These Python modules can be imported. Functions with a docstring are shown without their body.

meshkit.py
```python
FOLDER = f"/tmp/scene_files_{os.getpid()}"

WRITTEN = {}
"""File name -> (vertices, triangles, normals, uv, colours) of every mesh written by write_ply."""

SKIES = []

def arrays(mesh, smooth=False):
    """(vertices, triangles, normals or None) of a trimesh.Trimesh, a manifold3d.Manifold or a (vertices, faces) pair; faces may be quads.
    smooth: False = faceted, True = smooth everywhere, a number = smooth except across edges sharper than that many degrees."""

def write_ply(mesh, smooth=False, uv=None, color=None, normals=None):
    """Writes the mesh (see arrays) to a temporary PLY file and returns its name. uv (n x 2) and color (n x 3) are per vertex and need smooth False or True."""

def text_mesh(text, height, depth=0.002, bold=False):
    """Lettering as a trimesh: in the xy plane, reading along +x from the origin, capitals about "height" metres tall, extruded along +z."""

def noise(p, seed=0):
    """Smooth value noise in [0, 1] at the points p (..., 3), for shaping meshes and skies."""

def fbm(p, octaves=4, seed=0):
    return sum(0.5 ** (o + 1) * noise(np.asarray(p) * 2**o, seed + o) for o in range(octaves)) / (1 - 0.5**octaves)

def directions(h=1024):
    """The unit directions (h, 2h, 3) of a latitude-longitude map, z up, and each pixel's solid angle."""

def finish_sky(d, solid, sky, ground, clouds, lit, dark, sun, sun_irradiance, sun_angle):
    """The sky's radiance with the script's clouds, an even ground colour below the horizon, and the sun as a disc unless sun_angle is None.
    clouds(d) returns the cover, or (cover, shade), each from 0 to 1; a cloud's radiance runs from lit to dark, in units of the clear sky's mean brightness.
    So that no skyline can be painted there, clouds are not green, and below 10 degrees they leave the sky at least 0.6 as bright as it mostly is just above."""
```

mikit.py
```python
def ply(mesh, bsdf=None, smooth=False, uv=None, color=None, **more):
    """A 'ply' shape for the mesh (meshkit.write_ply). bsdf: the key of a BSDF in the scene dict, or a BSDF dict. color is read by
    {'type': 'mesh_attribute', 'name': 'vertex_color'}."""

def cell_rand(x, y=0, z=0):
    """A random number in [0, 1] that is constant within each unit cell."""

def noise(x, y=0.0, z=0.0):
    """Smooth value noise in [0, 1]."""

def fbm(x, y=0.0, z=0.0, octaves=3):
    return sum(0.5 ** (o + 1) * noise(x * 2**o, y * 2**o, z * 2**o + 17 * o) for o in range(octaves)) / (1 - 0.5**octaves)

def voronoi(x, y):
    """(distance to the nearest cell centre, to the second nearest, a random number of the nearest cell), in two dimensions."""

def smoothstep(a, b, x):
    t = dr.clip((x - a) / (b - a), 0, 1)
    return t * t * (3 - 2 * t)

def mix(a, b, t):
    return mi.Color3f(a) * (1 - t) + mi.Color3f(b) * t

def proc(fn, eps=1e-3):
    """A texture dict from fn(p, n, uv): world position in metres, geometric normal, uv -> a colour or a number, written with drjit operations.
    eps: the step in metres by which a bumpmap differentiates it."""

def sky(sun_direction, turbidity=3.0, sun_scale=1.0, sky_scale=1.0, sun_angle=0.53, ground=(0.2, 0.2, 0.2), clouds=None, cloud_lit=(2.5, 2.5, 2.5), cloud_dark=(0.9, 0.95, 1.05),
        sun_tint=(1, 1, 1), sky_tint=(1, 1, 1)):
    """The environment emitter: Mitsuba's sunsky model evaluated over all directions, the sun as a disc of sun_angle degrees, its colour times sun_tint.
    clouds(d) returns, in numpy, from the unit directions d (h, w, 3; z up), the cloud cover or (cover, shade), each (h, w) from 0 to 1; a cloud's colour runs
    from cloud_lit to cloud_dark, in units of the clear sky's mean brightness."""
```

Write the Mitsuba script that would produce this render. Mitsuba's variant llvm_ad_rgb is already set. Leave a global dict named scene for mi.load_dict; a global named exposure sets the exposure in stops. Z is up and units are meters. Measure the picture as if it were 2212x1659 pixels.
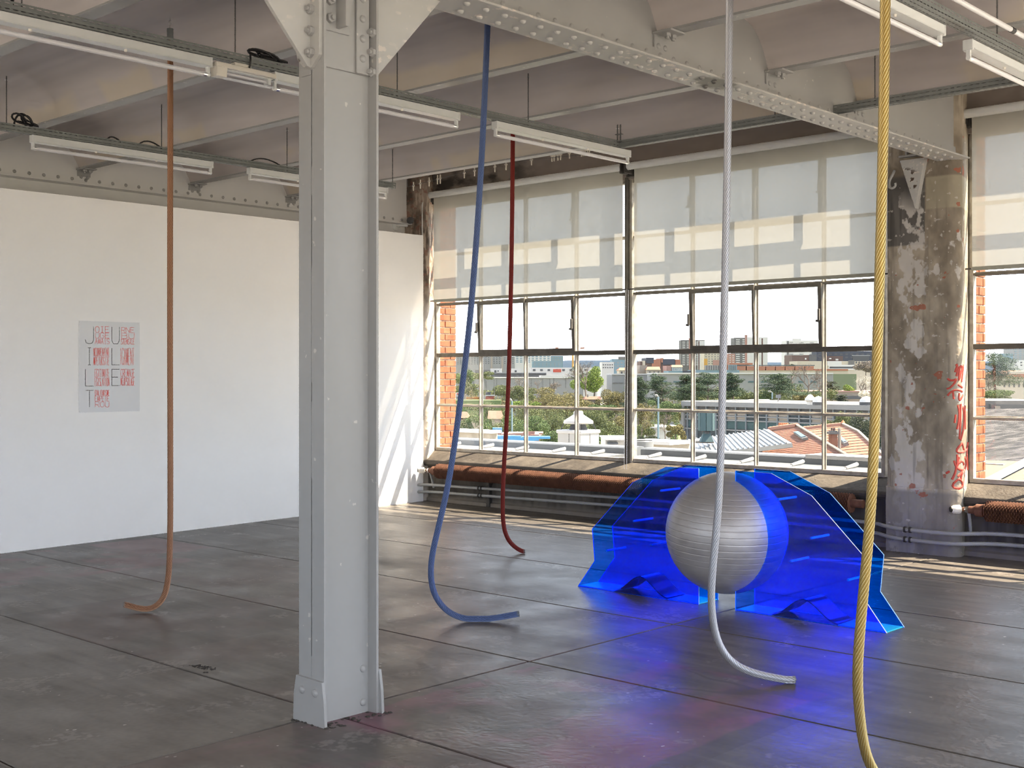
import math, numpy as np, trimesh, mitsuba as mi, mikit, meshkit
import drjit as dr
from shapely.geometry import Polygon, Point, box as sbox
T = mi.ScalarTransform4f
PI = math.pi
scene, labels = {}, {}

# ---------------------------------------------------------------- camera, sky, sun, exposure
FOC, YAW, HY, CX, EYE = 2630.6, 0.7479, 810.2, 1106.0, 1.45      # focal length and horizon in pixels of the 2212 x 1659 frame
SN, CS = math.sin(YAW), math.cos(YAW)
FW, RT, UP, CAM = np.array([-SN, CS, 0]), np.array([CS, SN, 0]), np.array([0, 0, 1.0]), np.array([0, 0, EYE])
scene['camera'] = {'type': 'perspective', 'fov_axis': 'x', 'fov': math.degrees(2 * math.atan(1106 / FOC)), 'near_clip': 0.05, 'far_clip': 9000.0,
                   'principal_point_offset_y': -(HY - 829.5) / 1659.0,
                   'to_world': T().look_at(origin=CAM.tolist(), target=(CAM + FW).tolist(), up=[0, 0, 1])}
SUN = np.array([1.0, 1.02, 2.05])


def haze(d):
    q = np.stack([d[..., 0] * 2.2, d[..., 1] * 2.2, d[..., 2] * 6], -1)
    return np.clip(0.62 + 0.5 * (meshkit.fbm(q + 7, 4, 3) - 0.5), 0, 1)


scene['sky'] = mikit.sky(SUN, turbidity=4.0, sun_scale=1.25, sky_scale=1.0, ground=(0.33, 0.32, 0.30), clouds=haze, cloud_lit=(1.9, 1.92, 1.95), cloud_dark=(1.5, 1.52, 1.58), sun_tint=(1, 0.985, 0.965), sky_tint=(1.0, 1.0, 1.0))
exposure = 4.1


# ---------------------------------------------------------------- helpers
def ray(u, v): return FW + RT * ((u - CX) / FOC) + UP * ((HY - v) / FOC)
def onz(u, v, z=0.0): d = ray(u, v); return CAM + d * ((z - EYE) / d[2])
def onx(u, v, x): d = ray(u, v); return CAM + d * (x / d[0])
def ony(u, v, y): d = ray(u, v); return CAM + d * (y / d[1])
def at(u, v, depth): return CAM + ray(u, v) * depth
def rng(s): return np.random.default_rng(s)


class MB:
    def __init__(s): s.v, s.f, s.n = [], [], 0
    def add(s, v, f):
        v, f = np.asarray(v, float), np.asarray(f, int)
        if f.shape[1] == 4: f = np.vstack([f[:, [0, 1, 2]], f[:, [0, 2, 3]]])
        s.v.append(v); s.f.append(f + s.n); s.n += len(v); return s
    def mesh(s, m, M=None):
        v = np.asarray(m.vertices)
        if M is not None: v = v @ M[:3, :3].T + M[:3, 3]
        return s.add(v, m.faces)
    def box(s, a, b, c=0.0):
        """axis-aligned box from corner a to corner b with edges chamfered by c"""
        a, b = np.minimum(a, b).astype(float), np.maximum(a, b).astype(float)
        if c <= 0:
            v = np.array([[(a, b)[i][0], (a, b)[j][1], (a, b)[k][2]] for i in (0, 1) for j in (0, 1) for k in (0, 1)])
            return s.add(v, [[0, 1, 3, 2], [4, 6, 7, 5], [0, 4, 5, 1], [2, 3, 7, 6], [0, 2, 6, 4], [1, 5, 7, 3]])
        pts = []
        for i in (0, 1):
            for j in (0, 1):
                for k in (0, 1):
                    p = np.array([(a, b)[i][0], (a, b)[j][1], (a, b)[k][2]])
                    sg = np.array([1 - 2 * i, 1 - 2 * j, 1 - 2 * k])
                    for ax in range(3):
                        q = p.copy()
                        for o in range(3):
                            if o != ax: q[o] += sg[o] * c
                        pts.append(q)
        h = trimesh.convex.convex_hull(np.array(pts))
        return s.add(h.vertices, h.faces)
    def obox(s, o, ux, uy, uz):
        """box spanned by three edge vectors from corner o"""
        o, ux, uy, uz = (np.asarray(q, float) for q in (o, ux, uy, uz))
        v = np.array([o + i * ux + j * uy + k * uz for i in (0, 1) for j in (0, 1) for k in (0, 1)])
        f = np.array([[0, 1, 3, 2], [4, 6, 7, 5], [0, 4, 5, 1], [2, 3, 7, 6], [0, 2, 6, 4], [1, 5, 7, 3]])
        if np.dot(np.cross(ux, uy), uz) < 0: f = f[:, ::-1]
        return s.add(v, f)
    def bar(s, p, q, w, h=None, up=(0, 0, 1)):
        p, q = np.asarray(p, float), np.asarray(q, float); h = h or w
        t = (q - p) / np.linalg.norm(q - p); up = np.asarray(up, float)
        if abs(t @ up) > 0.95: up = np.array([1.0, 0, 0])
        x = np.cross(t, up); x /= np.linalg.norm(x); y = np.cross(x, t)
        return s.obox(p - x * w / 2 - y * h / 2, q - p, x * w, y * h)
    def tube(s, pts, r, n=10, caps=True):
        p = np.asarray(pts, float); r = np.broadcast_to(r, (len(p),)).astype(float)
        t = np.gradient(p, axis=0); t /= np.linalg.norm(t, axis=1, keepdims=True) + 1e-12
        a = np.zeros_like(p)
        ref = np.array([0, 0, 1.0]) if abs(t[0][2]) < 0.9 else np.array([1.0, 0, 0])
        a[0] = np.cross(t[0], ref); a[0] /= np.linalg.norm(a[0])
        for i in range(1, len(p)):
            w = a[i - 1] - t[i] * (a[i - 1] @ t[i]); a[i] = w / (np.linalg.norm(w) + 1e-12)
        b = np.cross(t, a); g = np.arange(n) * 2 * PI / n
        v = (p[:, None] + r[:, None, None] * (np.cos(g)[None, :, None] * a[:, None] + np.sin(g)[None, :, None] * b[:, None])).reshape(-1, 3)
        i, j = np.meshgrid(np.arange(len(p) - 1), np.arange(n), indexing='ij')
        f = np.stack([i * n + j, i * n + (j + 1) % n, (i + 1) * n + (j + 1) % n, (i + 1) * n + j], -1).reshape(-1, 4)
        base = s.n; s.add(v, f)
        if caps:
            m = len(p)
            s.add(np.vstack([v[:n], [p[0]], v[-n:], [p[-1]]]), [[(k + 1) % n, k, n] for k in range(n)] + [[n + 1 + k, n + 1 + (k + 1) % n, 2 * n + 1] for k in range(n)])
        return s
    def lathe(s, prof, c=(0, 0, 0), axis=(0, 0, 1), n=24):
        """profile [(r, h), ...] turned about the axis through c"""
        z = np.asarray(axis, float); z /= np.linalg.norm(z)
        x = np.cross(z, [0, 0, 1] if abs(z[2]) < 0.9 else [1, 0, 0]); x /= np.linalg.norm(x); y = np.cross(z, x)
        g = np.arange(n) * 2 * PI / n; c = np.asarray(c, float)
        v = np.array([c + z * h + max(r, 1e-5) * (math.cos(k) * x + math.sin(k) * y) for r, h in prof for k in g])
        i, j = np.meshgrid(np.arange(len(prof) - 1), np.arange(n), indexing='ij')
        return s.add(v, np.stack([i * n + j, i * n + (j + 1) % n, (i + 1) * n + (j + 1) % n, (i + 1) * n + j], -1).reshape(-1, 4))
    def prism(s, poly, a, b, plane='xz'):
        """polygon (shapely or list) extruded from a to b along the remaining axis"""
        poly = poly if hasattr(poly, 'exterior') else Polygon(poly)
        m = trimesh.creation.extrude_polygon(poly, abs(b - a), engine='earcut'); v = m.vertices; lo = min(a, b)
        w = {'xz': np.stack([v[:, 0], lo + v[:, 2], v[:, 1]], 1), 'yz': np.stack([lo + v[:, 2], v[:, 0], v[:, 1]], 1), 'xy': np.stack([v[:, 0], v[:, 1], lo + v[:, 2]], 1)}[plane]
        return s.add(w, m.faces[:, ::-1] if plane == 'xz' else m.faces)
    def grid(s, P):
        """a sheet through a grid of points (m, n, 3)"""
        P = np.asarray(P, float); m, n = P.shape[:2]
        i, j = np.meshgrid(np.arange(m - 1), np.arange(n - 1), indexing='ij')
        return s.add(P.reshape(-1, 3), np.stack([i * n + j, (i + 1) * n + j, (i + 1) * n + j + 1, i * n + j + 1], -1).reshape(-1, 4))
    def tri(s): return trimesh.Trimesh(np.vstack(s.v), np.vstack(s.f), process=False)


def free(key):
    if key not in scene and key not in labels and key not in used: used.add(key); return key
    i = counters.get(key, 0)
    while True:
        i += 1; k = f'{key}_{i:03d}'
        if k not in scene and k not in labels and k not in used: counters[key] = i; used.add(k); return k


used, counters = set(), {}


def thing(name, label, cat, group=None):
    k = free(name); labels[k] = {'label': label, 'category': cat}
    if group: labels[k]['group'] = group
    return k


def put(key, m, mat, smooth=False, **kw):
    m = m.tri() if isinstance(m, MB) else m
    scene[key] = mikit.ply(m, mat, smooth=smooth, **kw); return key


def part(parent, name, m, mat, smooth=False, label=None, stuff=False, **kw):
    k = free(parent + '__' + name); put(k, m, mat, smooth, **kw)
    if label or stuff: labels[k] = {**({'label': label} if label else {}), **({'kind': 'stuff'} if stuff else {})}
    return k


def copy_part(parent, name, ply, to_world):
    k = free(parent + '__' + name); scene[k] = {**ply, 'to_world': to_world}; return k


def single(name, m, mat, label, cat, smooth=False, group=None, stuff=False):
    k = thing(name, label, cat, group); put(k, m, mat, smooth)
    if stuff: labels[k]['kind'] = 'stuff'
    return k


def struct(name, m, mat, label=None, smooth=False):
    put(name, m, mat, smooth); used.add(name); labels[name] = {'kind': 'structure', **({'label': label} if label else {})}; return name


def spline(pts, n):
    from scipy.interpolate import PchipInterpolator, CubicSpline
    p = np.asarray(pts, float); t = np.r_[0, np.cumsum(np.linalg.norm(np.diff(p, axis=0), axis=1) ** 0.5)]
    return CubicSpline(t, p)(np.linspace(0, t[-1], n))


# ---------------------------------------------------------------- materials
noise, fbm, voronoi, smooth, mix, cell = mikit.noise, mikit.fbm, mikit.voronoi, mikit.smoothstep, mikit.mix, mikit.cell_rand


def rgb(*c): return {'type': 'rgb', 'value': [float(x) for x in c]}


def mat(name, color, rough=0.6, metal=0.0, spec=0.5, bump=None, **kw):
    c = mikit.proc(color) if callable(color) else rgb(*color)
    b = {'type': 'principled', 'base_color': c, 'roughness': mikit.proc(rough) if callable(rough) else rough, 'metallic': metal, 'specular': spec, **kw}
    if bump: b = {'type': 'bumpmap', 'arbitrary': mikit.proc(bump[0], bump[2] if len(bump) > 2 else 2e-3), 'scale': bump[1], 'bsdf': b}
    scene[name] = {'type': 'twosided', 'bsdf': b}
    return name


def paint_steel(p, n, uv):
    w = fbm(p.x * 3, p.y * 3, p.z * 1.2, 3)
    g = mix((0.285, 0.288, 0.283), (0.33, 0.332, 0.326), w)
    chip = smooth(0.76, 0.79, fbm(p.x * 26 + 3, p.y * 26, p.z * 20, 4))
    return mix(g, (0.60, 0.57, 0.52), chip * 0.5)


def chipped_steel(p, n, uv):
    w = fbm(p.x * 4, p.y * 3, p.z * 4, 3)
    g = mix((0.36, 0.36, 0.345), (0.45, 0.45, 0.435), w)
    chip = smooth(0.60, 0.66, fbm(p.x * 34 + 3, p.y * 26, p.z * 34, 5)) * smooth(0.4, 0.6, fbm(p.x * 5, p.y * 4, p.z * 5 + 3, 2))
    rust = smooth(0.7, 0.8, noise(p.x * 9, p.y * 1.1 + 4, p.z * 9)) * smooth(0.55, 0.62, fbm(p.x * 30, p.y * 20, p.z * 30, 3))
    hole = smooth(0.16, 0.08, dr.sqrt(dr.square(p.x + 4.0) + dr.square((p.y - 6.08) * 0.6)) + 0.16 * (fbm(p.x * 16, p.y * 12, p.z * 16, 4) - 0.4)) * smooth(3.3, 3.1, p.z)
    return mix(mix(mix(g, (0.58, 0.53, 0.48), chip * 0.8), (0.05, 0.03, 0.02), rust), (0.02, 0.015, 0.01), hole)


def white_paint(p, n, uv):
    w = fbm(p.x * 1.5, p.y * 1.5, p.z * 1.5, 3)
    return mix((0.885, 0.88, 0.872), (0.91, 0.907, 0.90), w)


def floor_color(p, n, uv):
    big = fbm(p.x * 0.55 + 2, p.y * 0.8, 0.3, 4)
    fine = fbm(p.x * 7, p.y * 9, 1.7, 4)
    grain = fbm(p.x * 55, p.y * 55, 3.1, 3)
    drag = fbm(p.x * 2.2, p.y * 17, 5.0, 4)                                     # long trowel marks
    c = mix((0.063, 0.058, 0.052), (0.120, 0.111, 0.099), smooth(0.3, 0.7, big * 0.7 + drag * 0.3))
    c = c * (0.72 + 0.36 * fine + 0.22 * grain)
    sx, sy = dr.floor((p.x + 4.13 + 0.012 * (fine - 0.5)) / 1.55), dr.floor((p.y - 3.29) / 1.26)      # each worn sheet of flooring has its own tone
    tone = cell(sx, sy, 3)
    c = c * mix((0.80, 0.78, 0.76), (1.16, 1.14, 1.12), tone)
    edge = fbm(p.x * 2.2 + 9, p.y * 2.2, 4.0, 4)
    brown = smooth(0.35, 0.6, edge) * smooth(0.60, 0.62, cell(sx, sy, 8)) * (1 - smooth(7.0, 7.2, p.y))
    c = mix(c, mi.Color3f(0.105, 0.076, 0.070) * (0.7 + 0.6 * fine), brown * 0.6)
    # worn reddish sheet beside the white wall
    rx = smooth(-9.75, -9.7, p.x) * (1 - smooth(-8.3, -8.2, p.x + 0.1 * (fine - 0.5))) * smooth(3.1, 3.2, p.y) * (1 - smooth(5.78, 5.82, p.y))
    c = mix(c, mi.Color3f(0.150, 0.085, 0.090) * (0.6 + 0.8 * fine), rx * smooth(0.40, 0.56, edge) * 0.75)
    # the old painted rectangle left on the concrete near the column
    e = 0.05 * (fine - 0.5)
    inx = smooth(-4.06, -4.03, p.x + e) * (1 - smooth(-2.72, -2.69, p.x + e))
    iny = smooth(2.2, 2.25, p.y + e) * (1 - smooth(5.02, 5.06, p.y + e))
    wear = smooth(0.44, 0.62, fbm(p.x * 3.1, p.y * 2.7, 6.0, 5)) * 0.75 + 0.65 * smooth(-3.25, -2.8, p.x + 0.2 * (fine - 0.5))
    c = mix(c, mi.Color3f(0.165, 0.065, 0.095) * (0.7 + 0.6 * fine), inx * iny * dr.clip(wear, 0, 1) * 0.8)
    pale = smooth(0.66, 0.72, fbm(p.x * 5 + 1, p.y * 5, 2.0, 4))
    c = mix(c, (0.26, 0.235, 0.22), pale * smooth(0.4, 0.6, grain) * 0.28)
    speck = smooth(0.83, 0.87, noise(p.x * 46, p.y * 46, 0.5)) * smooth(0.6, 0.8, noise(p.x * 3, p.y * 3, 9.0))
    c = mix(c, (0.5, 0.47, 0.44), speck * 0.6)
    crack = smooth(0.012, 0.004, dr.abs(fbm(p.x * 0.8 + 3, p.y * 1.3, 7.7, 4) - 0.5)) * smooth(0.6, 0.75, noise(p.x * 0.7, p.y * 0.7, 3.3))
    return mix(c, (0.05, 0.045, 0.04), crack * 0.6)


def floor_rough(p, n, uv): return 0.30 + 0.22 * fbm(p.x * 4, p.y * 4, 0.0, 3)


def ceil_color(p, n, uv):
    w = fbm(p.x * 0.7, p.y * 2.5, p.z * 3, 4)
    c = mix((0.41, 0.375, 0.362), (0.55, 0.508, 0.49), w)
    streak = fbm(p.x * 1.2, p.y * 14, p.z * 8, 3)
    c = c * (0.88 + 0.24 * streak)
    low = 1 - smooth(3.46, 3.52, p.z + 0.12 * (fbm(p.x * 3, p.y * 3, 2.0, 4) - 0.5))
    patch = smooth(0.5, 0.54, fbm(p.x * 0.8 + 5, p.y * 0.7, 1.0, 4)) * low
    return mix(c, (0.56, 0.49, 0.37), patch * 0.6)


def pier_color(p, n, uv):
    a = fbm(p.x * 3, p.y * 3, p.z * 2.0, 5)
    c = mix((0.19, 0.16, 0.12), (0.38, 0.335, 0.265), smooth(0.32, 0.68, a))
    c = c * (0.7 + 0.6 * fbm(p.x * 18, p.y * 18, p.z * 9, 4))
    dark = smooth(2.5, 2.52, p.z) * (1 - smooth(3.06, 3.1, p.z)) * (1 - smooth(-4.26, -4.25, p.x)) * smooth(-4.8, -4.7, p.x)
    c = mix(c, mi.Color3f(0.075, 0.075, 0.075) * (0.7 + 0.6 * a), dark * 0.85)
    yel = smooth(2.78, 2.8, p.z) * (1 - smooth(3.04, 3.06, p.z)) * smooth(-4.25, -4.24, p.x)
    c = mix(c, (0.36, 0.33, 0.24), yel * 0.6)
    # white paint run down the middle of the pier, flaked
    band = dr.exp(-dr.square((p.x + 4.39) / 0.11)) + 0.5 * dr.exp(-dr.square((p.x + 4.28) / 0.05))
    fl = smooth(0.53, 0.57, fbm(p.x * 13, p.y * 9, p.z * 7 + 2, 5) * 0.55 + fbm(p.x * 4, 1.0, p.z * 2.6, 3) * 0.30 + band * 0.17) * (1 - smooth(2.75, 3.0, p.z))
    c = mix(c, (0.52, 0.50, 0.47), fl * 0.8)
    st = smooth(0.5, 0.75, fbm(p.x * 26, p.y * 26, p.z * 1.3, 3)) * smooth(0.35, 0.6, a)
    c = c * (1 - 0.4 * st)
    low = 1 - smooth(0.49, 0.53, p.z)
    c = mix(c, mi.Color3f(0.17, 0.165, 0.155) * (0.6 + 0.8 * fbm(p.x * 12, p.y * 12, p.z * 5, 4)), low * 0.75)
    red = smooth(0.72, 0.75, fbm(p.x * 11 + 4, p.y * 11, p.z * 11, 4))
    spot = smooth(0.74, 0.78, fbm(p.x * 30, p.y * 30, p.z * 30, 3))
    c = mix(c, (0.30, 0.085, 0.045), red * 0.8)
    return mix(c, (0.55, 0.52, 0.48), spot * 0.5)


def corner_color(p, n, uv):
    a = fbm(p.x * 9, p.y * 9, p.z * 5, 5)
    c = mix((0.08, 0.06, 0.045), (0.30, 0.24, 0.19), smooth(0.35, 0.65, a))
    ln = smooth(0.55, 0.62, fbm(p.x * 30, p.y * 30, p.z * 4, 4))
    c = mix(c, (0.50, 0.42, 0.34), ln * 0.6)
    red = smooth(0.60, 0.66, fbm(p.x * 20 + 1, p.y * 20, p.z * 26, 4))
    c = mix(c, (0.20, 0.075, 0.05), red * 0.6)
    lowp = 1 - smooth(2.2, 2.4, p.z)
    return mix(c, mix((0.40, 0.37, 0.32), (0.52, 0.49, 0.44), a), lowp * 0.75)


def dado_color(p, n, uv):
    a = fbm(p.x * 2.5, p.y * 3, p.z * 1.2, 5)
    st = fbm(p.x * 22, 0.0, p.z * 1.5, 3)
    c = mix((0.038, 0.034, 0.028), (0.12, 0.108, 0.09), smooth(0.3, 0.7, a * 0.6 + st * 0.4))
    lo = 1 - smooth(0.03, 0.1, p.z + 0.06 * (a - 0.5))
    return mix(c, (0.20, 0.18, 0.155), lo * 0.7)


def sill_color(p, n, uv):
    a = fbm(p.x * 5, p.y * 5, p.z * 5, 4)
    sp = fbm(p.x * 60, p.y * 60, p.z * 60, 2)
    c = mix((0.036, 0.030, 0.024), (0.09, 0.078, 0.064), smooth(0.3, 0.7, a)) * (0.75 + 0.5 * sp)
    return mix(c, (0.05, 0.045, 0.04), smooth(0.50, 0.43, p.z + 0.06 * (a - 0.5)) * 0.7)


def lintel_color(p, n, uv):
    a = fbm(p.x * 5, p.y * 5, p.z * 9, 5)
    rough_part = 1 - smooth(-9.2, -8.6, p.x)
    d = mix((0.05, 0.045, 0.04), (0.24, 0.21, 0.18), smooth(0.35, 0.7, a))
    return mix(mix((0.20, 0.17, 0.15), (0.27, 0.235, 0.21), a), d, rough_part)


def brick_color(p, n, uv):
    r = cell(dr.floor(p.y * 9.2 + 0.5 * dr.floor(p.z / 0.077)), dr.floor(p.z / 0.077), 2)
    a = fbm(p.x * 30, p.y * 30, p.z * 30, 3)
    return mix((0.23, 0.058, 0.022), (0.34, 0.104, 0.044), r) * (0.75 + 0.5 * a)


def zinc_color(p, n, uv):
    a = fbm(p.x * 2, p.y * 2, p.z * 2, 4)
    return mix((0.15, 0.162, 0.172), (0.21, 0.222, 0.232), a)


def tile_old(p, n, uv):
    a = fbm(p.x * 2.2, p.y * 2.2, p.z * 2.2, 4)
    r = cell(dr.floor(p.x * 4), dr.floor(p.y * 4), dr.floor(p.z * 8))
    return mix((0.105, 0.044, 0.027), (0.165, 0.076, 0.048), r * 0.6 + a * 0.4)


def tile_new(p, n, uv):
    a = fbm(p.x * 2.2, p.y * 2.2, p.z * 2.2, 4)
    r = cell(dr.floor(p.x * 4), dr.floor(p.y * 4), dr.floor(p.z * 6))
    return mix((0.20, 0.088, 0.055), (0.26, 0.125, 0.082), r * 0.5 + a * 0.5)


def slate(p, n, uv):
    a = fbm(p.x * 5, p.y * 2.5, p.z * 9, 5)
    return mix((0.014, 0.0135, 0.013), (0.065, 0.061, 0.059), smooth(0.3, 0.7, a))


def ground_color(p, n, uv):
    a = fbm(p.x * 0.02, p.y * 0.02, 0.0, 4)
    b = fbm(p.x * 0.3, p.y * 0.3, 2.0, 3)
    g = mix((0.10, 0.115, 0.05), (0.18, 0.19, 0.075), b)
    return mix(g, mix((0.22, 0.21, 0.20), (0.32, 0.31, 0.29), b), smooth(0.45, 0.55, a))


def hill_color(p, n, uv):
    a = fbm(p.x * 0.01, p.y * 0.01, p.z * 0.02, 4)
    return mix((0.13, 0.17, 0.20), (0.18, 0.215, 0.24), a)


def graphite(c0, c1, s=30.0):
    def fn(p, n, uv): return mix(c0, c1, fbm(p.x * s, p.y * s, p.z * s, 3))
    return fn


mat('steel_paint', paint_steel, 0.42)
mat('steel_chipped', chipped_steel, 0.5, bump=(lambda p, n, uv: fbm(p.x * 40, p.y * 30, p.z * 40, 3), 0.004))
mat('white_wall_paint', white_paint, 0.75)
mat('grey_wall_paint', graphite((0.58, 0.58, 0.57), (0.65, 0.65, 0.64), 2.5), 0.6)
mat('floor_concrete', floor_color, floor_rough, spec=0.5, bump=(lambda p, n, uv: fbm(p.x * 55, p.y * 55, 0.0, 3), 0.0014))
mat('joint_dirt', (0.045, 0.04, 0.035), 0.9)
mat('ceiling_plaster', ceil_color, 0.75, bump=(lambda p, n, uv: fbm(p.x * 10, p.y * 16, p.z * 16, 4), 0.006))
mat('pier_concrete', pier_color, 0.75, bump=(lambda p, n, uv: fbm(p.x * 22, p.y * 22, p.z * 16, 4), 0.012))
mat('corner_concrete', corner_color, 0.8, bump=(lambda p, n, uv: fbm(p.x * 30, p.y * 30, p.z * 22, 4), 0.015))
mat('dado_concrete', dado_color, 0.8, bump=(lambda p, n, uv: fbm(p.x * 25, p.y * 25, p.z * 18, 4), 0.01))
mat('sill_concrete', sill_color, 0.8, bump=(lambda p, n, uv: fbm(p.x * 70, p.y * 70, p.z * 70, 2), 0.006))
mat('lintel_concrete', lintel_color, 0.85, bump=(lambda p, n, uv: fbm(p.x * 18, p.y * 18, p.z * 18, 4), 0.02))
mat('brick_clay', brick_color, 0.8)
mat('mortar', (0.42, 0.37, 0.31), 0.9)
mat('frame_dark', graphite((0.05, 0.047, 0.04), (0.12, 0.11, 0.095), 14.0), 0.6)
mat('frame_pale', graphite((0.20, 0.18, 0.15), (0.46, 0.43, 0.38), 18.0), 0.6)
mat('galvanised', graphite((0.16, 0.175, 0.17), (0.22, 0.235, 0.23), 12.0), 0.45, metal=0.3)
mat('white_enamel', (0.62, 0.64, 0.63), 0.35)
mat('tube_glass', (0.66, 0.66, 0.68), 0.25)
mat('plastic_cream', (0.66, 0.63, 0.56), 0.4)
mat('black_rubber', (0.012, 0.012, 0.013), 0.45)
mat('chrome', (0.75, 0.75, 0.74), 0.2, metal=1.0)
mat('rod_steel', (0.12, 0.12, 0.12), 0.5, metal=0.5)
mat('aluminium', (0.60, 0.60, 0.60), 0.35, metal=0.6)
mat('rust_iron', graphite((0.075, 0.030, 0.018), (0.19, 0.085, 0.05), 25.0), 0.8)
mat('pipe_grey', graphite((0.24, 0.25, 0.25), (0.33, 0.34, 0.335), 9.0), 0.4)
mat('dark_iron', (0.035, 0.033, 0.03), 0.6)
mat('graffiti_red', (0.46, 0.07, 0.05), 0.7)
mat('hem_cloth', (0.33, 0.335, 0.28), 0.6)
mat('ink_red', (0.66, 0.10, 0.09), 0.7)
mat('ink_black', (0.03, 0.03, 0.03), 0.7)
mat('paper', (0.74, 0.75, 0.77), 0.6)
mat('rope_copper', (0.36, 0.20, 0.12), 0.38, metal=0.55)
mat('rope_blue', (0.10, 0.145, 0.29), 0.4, metal=0.35)
mat('rope_red', (0.20, 0.022, 0.016), 0.4, metal=0.3)
mat('rope_silver', (0.48, 0.49, 0.52), 0.34, metal=0.75)
mat('rope_gold', (0.50, 0.39, 0.17), 0.33, metal=0.8)
mat('zinc', zinc_color, 0.4, metal=0.3)
mat('coping_zinc', (0.125, 0.14, 0.155), 0.5, metal=0.2)
mat('white_sheet', (0.38, 0.38, 0.375), 0.5)
mat('glazing_clay', tile_old, 0.8)
mat('clay_new', tile_new, 0.75)
mat('slate', slate, 0.8)
mat('ground_mix', ground_color, 0.95)
mat('hill_wood', hill_color, 0.95)
scene['pane_glass'] = {'type': 'thindielectric', 'int_ior': 1.3, 'specular_transmittance': rgb(0.78, 0.795, 0.79)}
scene['acrylic_blue'] = {'type': 'thindielectric', 'int_ior': 1.35, 'specular_transmittance': mikit.proc(lambda p, n, uv: mi.Color3f(0.02, 0.49, 1.27) + 0 * p.x)}  # blue gain above full transmission: a painted-in glow, brighter than what lies behind
mat('acrylic_edge', (0.30, 0.55, 1.0), 0.3)  # light blue stands in for the glow piped out at cut edges
mat('acrylic_navy', (0.003, 0.008, 0.16), 0.12)
mat('acrylic_cyan', (0.05, 0.75, 0.95), 0.2)
scene['blind_cloth'] = {'type': 'blendbsdf', 'weight': 0.075,
                        'a': {'type': 'principledthin', 'base_color': rgb(0.45, 0.45, 0.41), 'roughness': 0.8, 'diff_trans': 0.62, 'spec_trans': 0.0},
                        'b': {'type': 'thindielectric', 'int_ior': 1.05}}
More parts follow.
